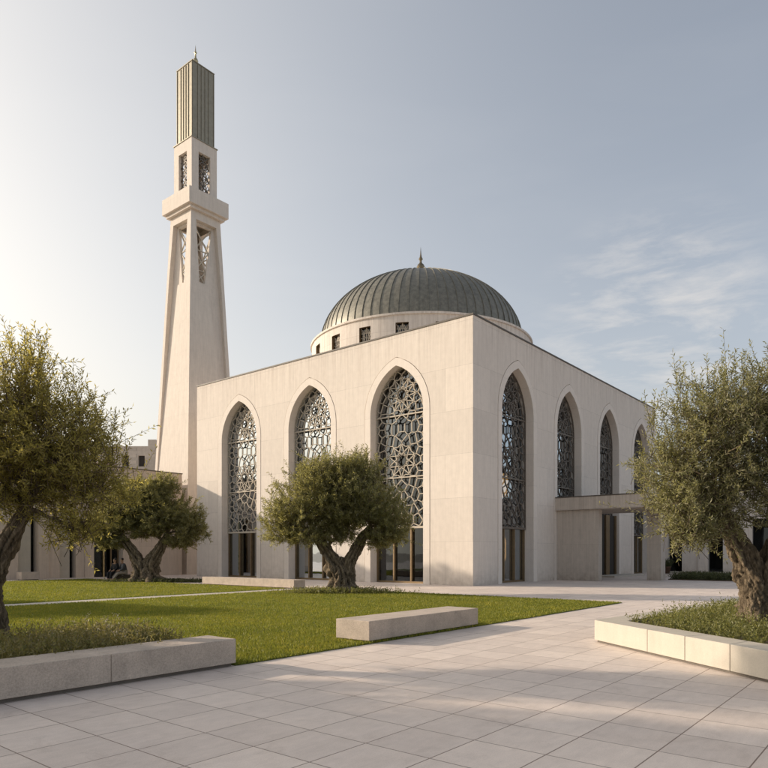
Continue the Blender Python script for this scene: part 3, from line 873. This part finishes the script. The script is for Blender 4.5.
def olive(label, base, stems, clumps, leaf=(.085, .021), density=1.0, seed=1, seg=64, shoots=(), mat='leaf', group='gnarled olive trees in the plaza'):
    """stems: lists of (r, f, z, radius); clumps: (r, f, z, radius_r, radius_f, radius_z, twigs)"""
    rg = np.random.default_rng(seed); rd = random.Random(seed)
    t = thing('olive_tree', label, 'tree', base, group=group)
    bm = bmesh.new(); ends = []
    for i, st in enumerate(stems):
        ctrl = [rf(*s[:3]) + (s[3],) for s in st]
        n = 72 if seg > 50 else 44
        path = smooth_path(ctrl, n)
        tube(bm, [p[:3] for p in path], [p[3] for p in path], seg, .25, seed + i * 2.3, .5)
        for j in (int(n * .72), int(n * .86), n - 1): ends.append(path[j])
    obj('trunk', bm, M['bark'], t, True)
    br = bmesh.new(); P = []; D = []
    def limb(a, b, r0, r1, n=9, sg=8, sag=.25):
        a = Vector(a); b = Vector(b); L = (b - a).length
        mid = a.lerp(b, .5) + Vector((rd.uniform(-.15, .15) * L, rd.uniform(-.15, .15) * L, sag * L * .4))
        pts = []
        for k in range(n):
            u = k / (n - 1); p = a * (1 - u) ** 2 + mid * 2 * u * (1 - u) + b * u * u
            if 0 < k < n - 1: p += Vector((rd.uniform(-1, 1), rd.uniform(-1, 1), rd.uniform(-1, 1))) * L * .018
            pts.append(p)
        tube(br, pts, [r0 + (r1 - r0) * (k / (n - 1)) ** .7 for k in range(n)], sg, .05 if sg > 5 else 0, seed, cap=False)
        return pts
    twigs = []
    for (r, f, z, ar, af, az, nt) in clumps:
        c = np.array(rf(r, f, z))
        e = min(ends, key=lambda q: np.linalg.norm(q[:3] - c) + (3 if q[2] > z + .4 else 0))
        pts = limb(e[:3], c, max(.03, e[3] * .55), .02, 10, 8)
        nt = int(nt * density * .78)
        q = unit(rg.normal(size=(nt, 3))) * (rg.random((nt, 1)) ** (1 / 2.2))
        q[:, 2] = np.where(q[:, 2] < -.55, q[:, 2] * .7, q[:, 2])
        rt = np.array(RT); fw = np.array(FW)
        # lumpy outline: shrink/expand with low-frequency noise
        fac = np.array([1 + .58 * noise.noise(Vector(v) * 2.3 + Vector((seed, r, z))) for v in q])[:, None]
        w = c + (q[:, :1] * ar * rt + q[:, 1:2] * af * fw + np.stack([q[:, 2] * 0, q[:, 2] * 0, q[:, 2] * az], 1)) * fac
        outd = unit(w - c + 1e-6)
        for k in range(9):
            tgt = w[rg.integers(nt)]
            s = pts[rd.randint(4, 9)]
            limb(s, tgt, .022, .006, 6, 5, .1)
        dirs = unit(outd * .55 + np.array([0, 0, .42]) + rg.normal(size=(nt, 3)) * .42)
        twigs.append((w, dirs, np.full(nt, 1.0)))
    for (r, f, z, L) in shoots:
        k = 5
        b = np.array([rf(r + rg.normal() * .12, f + rg.normal() * .15, z) for _ in range(k)])
        dd = unit(np.array([0, 0, 1.0]) + rg.normal(size=(k, 3)) * .22)
        twigs.append((b, dd, np.full(k, L / .5)))
    W = np.concatenate([a for a, _, _ in twigs]); DD = np.concatenate([b for _, b, _ in twigs]); SC = np.concatenate([c for _, _, c in twigs])
    n = len(W); TL = rg.uniform(.32, .62, n) * SC * np.where(rg.random(n) < .22, 1.75, 1.0)
    nl = 26
    u = (np.arange(nl) + .5) / nl
    curve = unit(rg.normal(size=(n, 3))) * .12
    TP = W[:, None, :] + DD[:, None, :] * (u[None, :, None] - .35) * TL[:, None, None] + curve[:, None, :] * (u[None, :, None] ** 2) * TL[:, None, None]
    side = unit(np.cross(DD, rg.normal(size=(n, 3))))
    oth = np.cross(DD, side)
    ang = (np.arange(nl) * 2.4)[None, :] + rg.uniform(0, 6, (n, 1))
    rad = side[:, None, :] * np.cos(ang)[..., None] + oth[:, None, :] * np.sin(ang)[..., None]
    LD = unit(DD[:, None, :] * .75 + rad * .8 + rg.normal(size=(n, nl, 3)) * .25)
    LV = leaf_quads(TP.reshape(-1, 3), LD.reshape(-1, 3), leaf[0], leaf[1], rg)
    obj('crown', np_mesh('crown', LV, None, 4), M[mat], t)
    # twig stems: slender three-sided tubes as flat ribbons
    s0 = W - DD * .35 * TL[:, None] - DD * .15; s1 = TP[:, -1, :]
    ww = side * .005; w2 = oth * .005
    q1 = np.stack([s0 - ww, s0 + ww, s1 + ww * .4, s1 - ww * .4], 1); q2 = np.stack([s0 - w2, s0 + w2, s1 + w2 * .4, s1 - w2 * .4], 1)
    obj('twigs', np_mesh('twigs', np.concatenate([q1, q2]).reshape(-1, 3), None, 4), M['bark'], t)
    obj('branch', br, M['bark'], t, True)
    return t

def at(X, Y, z=0): p = CAM + RT * X + FW * Y; return (p.x, p.y, z)

# right tree in the planter
right = olive('large olive with a twisted pale trunk growing in the cream planter at the right', at(6.92, 12.4, .34),
    [[(.06, 0, -.05, .34), (.0, .0, .45, .27), (-.14, .02, 1.0, .22), (-.38, .05, 1.6, .17), (-.62, .1, 2.2, .10)],
     [(.16, .1, -.05, .30), (.20, .05, .5, .24), (.22, .0, 1.05, .20), (.42, .05, 1.65, .16), (.8, .1, 2.4, .09)],
     [(-.14, -.1, -.05, .16), (-.08, -.12, .4, .15), (-.12, -.1, .95, .12), (-.28, -.02, 1.5, .07)]],
    [(-.55, 0, 3.1, 1.05, 1.2, .95, 560), (-1.35, -.15, 2.5, .85, .85, .7, 330), (.5, .1, 3.3, 1.15, 1.2, 1.0, 560), (1.4, .3, 2.6, .9, 1.0, .9, 260),
     (-1.0, -.1, 3.75, .85, .9, .85, 330), (-.1, .1, 4.1, .8, .9, .7, 280), (.75, .1, 4.25, .8, .9, .75, 260), (-1.6, -.65, 1.8, .52, .45, .5, 130), (-.6, .4, 2.2, .8, .8, .6, 200), (.4, -.5, 2.3, .8, .6, .6, 220), (1.2, -.3, 1.95, .8, .7, .55, 260), (1.75, .1, 2.0, .7, .7, .6, 180), (-1.1, -.3, 2.0, .7, .6, .6, 200), (.9, -.4, 2.9, .9, .8, .8, 300),
     (-1.55, .1, 3.1, .62, .7, .6, 150)],
    seed=3, shoots=[(-1.35, 0, 4.45, .55), (-.7, 0, 4.75, .5), (-.1, 0, 4.85, .5), (.45, .1, 4.95, .75), (.75, 0, 5.0, .7), (1.0, .1, 4.75, .6), (-1.85, 0, 3.9, .6), (-2.1, .1, 2.9, .5), (-2.0, -.1, 2.2, .4)])
# left tree, trunk leaning out of the shrubs
left = olive('tall olive leaning in at the left edge, its crown against the bright sky', at(-6.33, 10.8, .03),
    [[(.0, 0, -.05, .30), (-.04, 0, .45, .22), (-.06, 0, .95, .18), (.05, 0, 1.4, .165), (.28, 0, 1.9, .14), (.55, .05, 2.4, .09)],
     [(-.1, .05, -.05, .24), (-.2, .05, .6, .18), (-.4, .05, 1.3, .14), (-.9, .1, 2.1, .10)]],
    [(.85, 0, 3.35, .95, 1.0, .8, 450), (-.1, 0, 3.6, 1.1, 1.1, 1.0, 520), (1.55, .1, 2.85, .7, .8, .6, 230), (.55, 0, 4.25, .55, .7, .75, 210), (-1.2, 0, 3.2, 1.0, 1.0, .9, 330), (-.7, 0, 4.4, .8, .9, .7, 220),
     (.5, .1, 2.65, .9, .8, .5, 230), (1.35, .0, 2.05, .5, .5, .32, 90), (1.35, 0, 3.65, .5, .6, .5, 120), (.05, 0, 2.9, .8, .8, .7, 200)],
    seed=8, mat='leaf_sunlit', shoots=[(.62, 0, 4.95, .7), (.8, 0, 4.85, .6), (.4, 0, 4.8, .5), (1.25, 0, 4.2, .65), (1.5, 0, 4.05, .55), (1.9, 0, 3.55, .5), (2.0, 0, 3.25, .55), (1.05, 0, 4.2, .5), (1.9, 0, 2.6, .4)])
# centre tree
centre = olive('rounded olive with a forked trunk in the middle of the lawn before the arches', at(-1.87, 28.43, LAWN_Z),
    [[(-.1, 0, -.05, .47), (-.14, 0, .5, .31), (-.22, 0, 1.0, .37), (-.40, 0, 1.5, .24), (-.8, .05, 2.1, .20), (-1.2, .1, 2.7, .12)],
     [(.2, .05, -.05, .45), (.24, .05, .5, .36), (.30, .05, 1.1, .30), (.60, .05, 1.7, .22), (.95, .05, 2.3, .18), (1.3, .1, 2.8, .11)],
     [(.02, -.2, -.05, .34), (.0, -.22, .5, .30), (.05, -.15, 1.0, .22), (.02, .0, 1.5, .10)]],
    [(-1.4, 0, 3.7, 1.4, 1.5, 1.3, 700), (1.05, 0, 3.7, 1.4, 1.5, 1.35, 720), (-.1, 0, 4.3, 1.4, 1.5, 1.1, 620), (-2.35, .1, 2.8, .95, 1.0, 1.0, 420), (2.1, 0, 2.8, .95, 1.0, 1.0, 400), (.9, 0, 5.1, .95, 1.0, .8, 270), (-.9, 0, 5.0, .9, 1.0, .7, 240), (.05, -.2, 4.95, .8, .9, .7, 240), (0, -.1, 2.45, .75, .6, .45, 170), (0, .4, 3.1, 1.2, 1.0, .7, 300), (0, -.5, 3.6, 1.2, .8, 1.0, 420), (-1.3, -.4, 2.35, .8, .7, .45, 130), (1.6, -.2, 2.25, .8, .7, .45, 130)],
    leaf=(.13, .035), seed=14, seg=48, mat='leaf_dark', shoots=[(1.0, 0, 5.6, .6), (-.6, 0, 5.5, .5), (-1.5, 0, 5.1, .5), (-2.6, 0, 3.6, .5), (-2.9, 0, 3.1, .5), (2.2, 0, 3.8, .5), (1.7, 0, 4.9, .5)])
mid = olive('dark spreading olive with a V-shaped trunk beside the seated people', at(-14.0, 39.2, LAWN_Z),
    [[(-.15, 0, -.05, .55), (-.25, 0, .6, .42), (-.4, 0, 1.2, .34), (-.9, 0, 2.0, .24), (-1.4, 0, 2.7, .14)],
     [(.3, 0, -.05, .55), (.3, 0, .6, .45), (.45, 0, 1.2, .36), (.9, 0, 2.0, .26), (1.3, 0, 2.8, .14)]],
    [(-1.5, 0, 3.8, 1.5, 1.6, 1.1, 620), (1.3, 0, 3.8, 1.6, 1.6, 1.2, 660), (0, 0, 4.7, 1.6, 1.6, 1.2, 600), (-2.7, 0, 2.9, 1.0, 1.0, .8, 300), (2.6, 0, 3.1, 1.0, 1.1, 1.0, 320), (-.9, .3, 5.2, 1.0, 1.0, .8, 220), (1.0, 0, 5.4, .9, 1.0, .7, 220), (0, .3, 3.0, 1.3, 1.1, .6, 250), (2.0, 0, 2.3, .9, .8, .4, 130), (-2.0, -.2, 2.3, 1.0, .8, .45, 150)],
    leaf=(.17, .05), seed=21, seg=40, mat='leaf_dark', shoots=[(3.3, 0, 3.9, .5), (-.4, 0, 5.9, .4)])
# olives further left, outside the view, that throw the tree shadows across plaza and lawn
for X, Y, rz, sc in ((-14.5, 9.2, .8, .95), (-20.5, 22.5, 1.2, .9), (-25.0, 20.8, 4.0, .9)):
    dup(centre if Y > 10 else mid, at(X, Y, 0), rz, 'olive tree of the grove standing further left beyond the picture edge', sc)

# ---------------------------------------------------------------- ground cover and shrubs
def tufts(sample, n, z, hmin, hmax, leaf, nl, seed, spread=.5):
    rg = np.random.default_rng(seed)
    xy = sample(rg, n); n = len(xy)
    h = rg.uniform(hmin, hmax, n)
    base = np.stack([xy[:, 0], xy[:, 1], np.full(n, z)], 1)
    d = unit(np.array([0, 0, 1.]) + rg.normal(size=(n, 3)) * spread)
    u = (np.arange(nl) + .6) / nl
    P = base[:, None, :] + d[:, None, :] * u[None, :, None] * h[:, None, None]
    LD = unit(d[:, None, :] * .6 + rg.normal(size=(n, nl, 3)) * .6)
    return leaf_quads(P.reshape(-1, 3), LD.reshape(-1, 3), leaf[0], leaf[1], rg), base + d * h[:, None]
def poly_sampler(poly, dens_pt=None, sigma=1):
    pp = [Vector(p) for p in poly]
    xs = [p[0] for p in pp]; ys = [p[1] for p in pp]
    def f(rg, n):
        out = []
        while len(out) < n:
            x, y = rg.uniform(min(xs), max(xs)), rg.uniform(min(ys), max(ys))
            s = [((pp[(i + 1) % len(pp)][0] - pp[i][0]) * (y - pp[i][1]) - (pp[(i + 1) % len(pp)][1] - pp[i][1]) * (x - pp[i][0])) > 0 for i in range(len(pp))]
            if not (all(s) or not any(s)): continue
            if noise.noise(Vector((x * 1.3, y * 1.3, 0))) < rg.uniform(-.75, .25): continue
            out.append((x, y))
        return np.array(out)
    return f
def blob_sampler(X, Y, rx, ry):
    def f(rg, n):
        q = rg.normal(size=(n, 2)) * .45
        p = np.array([CAM.x, CAM.y]) + np.outer(X + q[:, 0] * rx, [RT.x, RT.y]) + np.outer(Y + q[:, 1] * ry, [FW.x, FW.y])
        return p
    return f
v1, _ = tufts(poly_sampler([tuple(p) for p in inset(outer, .58)]), 11000, .36, .07, .28, (.05, .02), 10, 31)
v2, tp = tufts(poly_sampler([tuple(p) for p in inset(outer, .9)]), 1100, .36, .25, .46, (.045, .017), 12, 32, .25)
tag(obj('ground_cover', np_mesh('ground_cover', np.concatenate([v1, v2]), None, 4), M['herb']), 'low green herbs filling the cream planter at the right', 'ground cover', kind='stuff')
# shrubs behind the left bench
sh_xy = lambda rg, n: (lambda q: np.stack([-23.6 - np.abs(q[:, 0]) * 4.2 , -9.40 + np.abs(q[:, 1]) ** 1.3 * 2.4], 1))(rg.random((n, 2)))
v, t1 = tufts(sh_xy, 9500, .02, .16, .60, (.062, .021), 14, 33, .38)
keep = lambda a: a
v3, tips = tufts(lambda rg, n: np.stack([rg.uniform(-25.6, -23.7, n), rg.uniform(-9.3, -7.6, n)], 1), 420, .02, .35, .72, (.05, .012), 16, 34, .2)
tag(obj('shrub_bed', np_mesh('shrub_bed', np.concatenate([v, v3]), None, 4), M['shrub']), 'wild herbs and grassy shrubs growing behind the left stone bench', 'ground cover', kind='stuff')
rg = np.random.default_rng(5)
tp = np.repeat(tips[:: 5], 6, 0); hd = leaf_quads(tp + rg.normal(size=tp.shape) * .018, unit(rg.normal(size=tp.shape) + np.array([0, 0, .8])), .028, .011, rg)
tag(obj('seed_heads', np_mesh('seed_heads', hd, None, 4), M['flower']), 'pale dry seed heads rising from the shrubs behind the left bench', 'ground cover', kind='stuff')
v, _ = tufts(blob_sampler(-1.8, 28.0, 2.3, .75), 1500, .02, .08, .3, (.08, .028), 9, 35)
tag(obj('ground_cover', np_mesh('ground_cover', v, None, 4), M['herb']), 'low weeds around the foot of the central olive', 'ground cover', kind='stuff')
v, _ = tufts(blob_sampler(-12.8, 38.9, 3.2, .7), 1200, .02, .06, .22, (.1, .035), 8, 36)
tag(obj('ground_cover', np_mesh('ground_cover', v, None, 4), M['hedge']), 'dark low plants around the foot of the V-shaped olive', 'ground cover', kind='stuff')
slab('planting_bed', [(14.6, -12.5), (18.0, -12.5), (18.0, -5.7), (14.6, -5.4)], -.005, .05, M['earth'])
v, _ = tufts(poly_sampler([(14.65, -12.4), (17.9, -12.4), (17.9, -5.8), (14.65, -5.5)]), 5000, .05, .2, .5, (.1, .04), 9, 37)
tag(obj('ground_cover', np_mesh('ground_cover', v, None, 4), M['hedge']), 'dark low hedge planting in front of the right wing', 'ground cover', kind='stuff')
# potted plant before the right wing
pp = thing('potted_plant', 'small potted shrub standing before a dark window of the right wing', 'plant', (28.2, -1.35, 0))
bm = bmesh.new(); lathe(bm, [(0, 0), (.2, 0), (.3, .5), (.33, .5), (.33, .58), (.27, .58), (.26, .5), (0, .5)], (0, 0), 20); obj('pot', fixn(bm), M['pot'], pp, True)
q, _ = tufts(lambda rg, n: rg.normal(size=(n, 2)) * .1, 130, .5, .3, .8, (.12, .05), 9, 41, .35); obj('foliage', np_mesh('foliage', q, None, 4), M['hedge'], pp)

# ---------------------------------------------------------------- two seated people
def skin_obj(name, V, E, Rr, m, parent, levels=2):
    me = bpy.data.meshes.new(name); me.from_pydata([Vector(v) for v in V], E, []); me.update()
    o = bpy.data.objects.new(name, me); COL.objects.link(o); o.parent = parent
    me.materials.append(m)
    md = o.modifiers.new('skin', 'SKIN'); md.use_smooth_shade = True
    for i, r in enumerate(Rr):
        d = me.skin_vertices[0].data[i]; d.radius = (r, r) if isinstance(r, float) else r
    me.skin_vertices[0].data[0].use_root = True
    s = o.modifiers.new('sub', 'SUBSURF'); s.levels = s.render_levels = levels
    return o
def person(label, loc, rz, top, bottom, lean, legs_out):
    p = thing('person', label, 'person', loc, rz)
    # local: facing -y, seat at z = .44
    ly = -lean
    hip, chest, neck, head = (0, 0, .52), (0, ly * .5, .86), (0, ly, 1.08), (0, ly * 1.05 - .02, 1.24)
    V = [hip, (0, ly * .3, .70), chest, neck, head, (0, ly * 1.05 - .02, 1.33)]
    E = [(0, 1), (1, 2), (2, 3), (3, 4), (4, 5)]; Rr = [.15, .14, .16, .06, .10, .07]
    for sx in (-1, 1):
        i = len(V)
        V += [(sx * .18, ly * .8, 1.0), (sx * .23, ly - .06, .75), (sx * .14, ly - .26, .62), (sx * .10, ly - .36, .58)]
        E += [(2, i), (i, i + 1), (i + 1, i + 2), (i + 2, i + 3)]; Rr += [.07, .05, .042, .038]
        i = len(V)
        kx, ky, kz = sx * .13, -.46, .50 - .04 * legs_out
        V += [(sx * .11, -.04, .50), (kx, ky, kz), (sx * .13, -.44 - .32 * legs_out, .09), (sx * .14, -.58 - .34 * legs_out, .05)]
        E += [(0, i), (i, i + 1), (i + 1, i + 2), (i + 2, i + 3)]; Rr += [.10, .065, .045, .04]
    skin_obj('body', V, E, Rr, M['skin'], p)
    sv = [(0, 0, .50), (0, ly * .3, .70), (0, ly * .5, .88), (0, ly * .85, 1.0)]; se = [(0, 1), (1, 2), (2, 3)]; sr = [.19, .18, .195, .11]
    for sx in (-1, 1):
        i = len(sv); sv += [(sx * .19, ly * .8, 1.0), (sx * .24, ly - .06, .74), (sx * .16, ly - .22, .64)]; se += [(2, i), (i, i + 1), (i + 1, i + 2)]; sr += [.085, .066, .055]
    skin_obj('shirt', sv, se, sr, M[top], p)
    tv = [(0, 0, .52)]; te = []; tr = [.17]
    for sx in (-1, 1):
        i = len(tv); tv += [(sx * .11, -.04, .50), (sx * .13, -.46, .50 - .04 * legs_out), (sx * .13, -.44 - .30 * legs_out, .13)]; te += [(0, i), (i, i + 1), (i + 1, i + 2)]; tr += [.115, .082, .062]
    skin_obj('trousers', tv, te, tr, M[bottom], p)
    skin_obj('hair', [(0, ly * 1.05 + .03, 1.24), (0, ly * 1.05 + .0, 1.32), (0, ly * 1.05 - .05, 1.36)], [(0, 1), (1, 2)], [.10, .105, .07], M['hair'], p)
    for sx in (-1, 1):
        skin_obj('shoe', [(sx * .13, -.44 - .32 * legs_out, .05), (sx * .14, -.66 - .33 * legs_out, .045)], [(0, 1)], [.055, .045], M['black_cloth'], p, 1)
pb = at(-15.9, 40.2)
rzc = R(YAW + 0) * -1
seat = thing('garden_seat', 'low dark block two people sit on beside the V-shaped olive', 'seat', at(-15.75, 40.3, LAWN_Z), -R(YAW))
bm = bmesh.new(); box(bm, -.75, .6, -.2, .22, 0, .38, bev=.02); obj('block', bm, M['earth'], seat)
person('seated person in black, left of the pair beside the olive trunk', at(-16.15, 40.3, LAWN_Z), -R(YAW) - .5, 'black_cloth', 'black_cloth', .06, .1)
person('seated person in a grey top and pale trousers, right of the pair beside the trunk', at(-15.6, 40.25, LAWN_Z), -R(YAW) - .85, 'grey_cloth', 'pale_cloth', .14, 1.0)

# ---------------------------------------------------------------- sky, sun, camera
w = bpy.data.worlds.new('World'); scn.world = w; w.use_nodes = True
nt = w.node_tree; nt.nodes.clear()
wo = nt.nodes.new('ShaderNodeOutputWorld'); bg = nt.nodes.new('ShaderNodeBackground')
sky = nt.nodes.new('ShaderNodeTexSky'); sky.sky_type = 'NISHITA'; sky.sun_disc = False
sun_dir = Vector((-TR.x * math.cos(R(SUN_EL)), -TR.y * math.cos(R(SUN_EL)), math.sin(R(SUN_EL))))
sky.sun_elevation = R(SUN_EL); sky.sun_rotation = math.atan2(sun_dir.x, sun_dir.y)
sky.air_density = 1.0; sky.dust_density = 5.0; sky.ozone_density = 1.0; sky.altitude = 50
SKY = .15
tc = nt.nodes.new('ShaderNodeTexCoord')
# thin high cloud
mp = nt.nodes.new('ShaderNodeMapping'); mp.inputs['Scale'].default_value = (1.6, 1.6, 6.5); mp.inputs['Rotation'].default_value = (0.15, .1, .4)
nt.links.new(tc.outputs['Generated'], mp.inputs['Vector'])
nz = nt.nodes.new('ShaderNodeTexNoise'); nz.inputs['Scale'].default_value = 1.9; nz.inputs['Detail'].default_value = 7; nz.inputs['Roughness'].default_value = .55; nz.inputs['Distortion'].default_value = .5
nt.links.new(mp.outputs[0], nz.inputs['Vector'])
cr = nt.nodes.new('ShaderNodeValToRGB'); cr.color_ramp.elements[0].position = .50; cr.color_ramp.elements[0].color = (0, 0, 0, 1); cr.color_ramp.elements[1].position = .78; cr.color_ramp.elements[1].color = (.75, .75, .75, 1)
nt.links.new(nz.outputs[0], cr.inputs[0])
def nd(typ, **k):
    n = nt.nodes.new(typ)
    for x, v in k.items(): setattr(n, x, v)
    return n
def lk(a, b): nt.links.new(a, b)
def mth(op, a, b):
    n = nd('ShaderNodeMath', operation=op, use_clamp=False)
    for i, v in enumerate((a, b)):
        if isinstance(v, (int, float)): n.inputs[i].default_value = v
        else: lk(v, n.inputs[i])
    return n.outputs[0]
def cmix(f, a, b, mode='MIX'):
    n = nd('ShaderNodeMix', data_type='RGBA', blend_type=mode)
    for i, v in ((0, f), (6, a), (7, b)):
        if isinstance(v, (int, float)): n.inputs[i].default_value = v
        elif isinstance(v, tuple): n.inputs[i].default_value = v + (1,)
        else: lk(v, n.inputs[i])
    return n.outputs[2]
hs = nd('ShaderNodeHueSaturation'); hs.inputs['Saturation'].default_value = .50; hs.inputs['Value'].default_value = 1.42; lk(sky.outputs[0], hs.inputs['Color'])
# low haze: pale veil near the horizon, thicker towards the sun
sz = nd('ShaderNodeSeparateXYZ'); lk(tc.outputs['Generated'], sz.inputs[0])
low = mth('POWER', 2.718, mth('MULTIPLY', mth('MAXIMUM', sz.outputs[2], 0.0), -4.2))
dt = nd('ShaderNodeVectorMath', operation='DOT_PRODUCT'); lk(tc.outputs['Generated'], dt.inputs[0]); dt.inputs[1].default_value = sun_dir
glow = mth('POWER', mth('MAXIMUM', mth('MULTIPLY', mth('ADD', dt.outputs['Value'], .25), .8), 0.0), 2.0)
veil = mth('MINIMUM', mth('ADD', mth('MULTIPLY', low, .50), mth('MULTIPLY', glow, mth('ADD', mth('MULTIPLY', low, .55), .40))), .92)
tint = cmix(1.0, hs.outputs[0], (.97, .99, 1.02), 'MULTIPLY')
hz = cmix(veil, tint, cmix(mth('MINIMUM', mth('MULTIPLY', glow, 1.1), 1.0), (5.6, 5.75, 5.75), (9.0, 7.7, 5.7)))
cd = nd('ShaderNodeVectorMath', operation='DOT_PRODUCT'); lk(tc.outputs['Generated'], cd.inputs[0]); cd.inputs[1].default_value = (RT * .41 + FW + Vector((0, 0, .32))).normalized()
patch = mth('POWER', mth('MINIMUM', mth('MULTIPLY', mth('MAXIMUM', mth('SUBTRACT', cd.outputs['Value'], .983), 0.0), 75.0), 1.0), 1.2)
hz = cmix(mth('MULTIPLY', cr.outputs[0], mth('ADD', mth('MULTIPLY', low, .2), .02)), hz, (6.9, 6.7, 6.4))
nz2 = nd('ShaderNodeTexNoise'); lk(mp.outputs[0], nz2.inputs['Vector']); nz2.inputs['Scale'].default_value = 5.5; nz2.inputs['Detail'].default_value = 8; nz2.inputs['Roughness'].default_value = .6; nz2.inputs['Distortion'].default_value = .3
c2 = nd('ShaderNodeValToRGB'); c2.color_ramp.elements[0].position = .44; c2.color_ramp.elements[0].color = (0, 0, 0, 1); c2.color_ramp.elements[1].position = .66; c2.color_ramp.elements[1].color = (.52, .52, .52, 1); lk(nz2.outputs[0], c2.inputs[0])
cl = cmix(mth('MULTIPLY', c2.outputs[0], patch), hz, (5.6, 5.3, 5.0))
nt.links.new(cl, bg.inputs['Color']); bg.inputs['Strength'].default_value = SKY
nt.links.new(bg.outputs[0], wo.inputs[0])

sl = bpy.data.lights.new('Sun', 'SUN'); sl.energy = 5.0; sl.angle = R(1.0); sl.color = (1, .84, .66)
so = bpy.data.objects.new('Sun', sl); COL.objects.link(so); so.rotation_euler = (-sun_dir).to_track_quat('-Z', 'Y').to_euler()

cam = bpy.data.cameras.new('Camera'); co = bpy.data.objects.new('Camera', cam); COL.objects.link(co)
co.location = CAM; co.rotation_euler = (R(90), 0, -R(YAW))
cam.sensor_width = 36; cam.lens = 669 / 768 * 36; cam.shift_y = (553 - 384) / 768; cam.clip_end = 3000
scn.camera = co
scn.view_settings.view_transform = 'Standard'; scn.view_settings.look = 'None'; scn.view_settings.exposure = 0; scn.view_settings.gamma = 1
scn.cycles.max_bounces = 6; scn.cycles.transparent_max_bounces = 8; scn.cycles.use_denoising = True
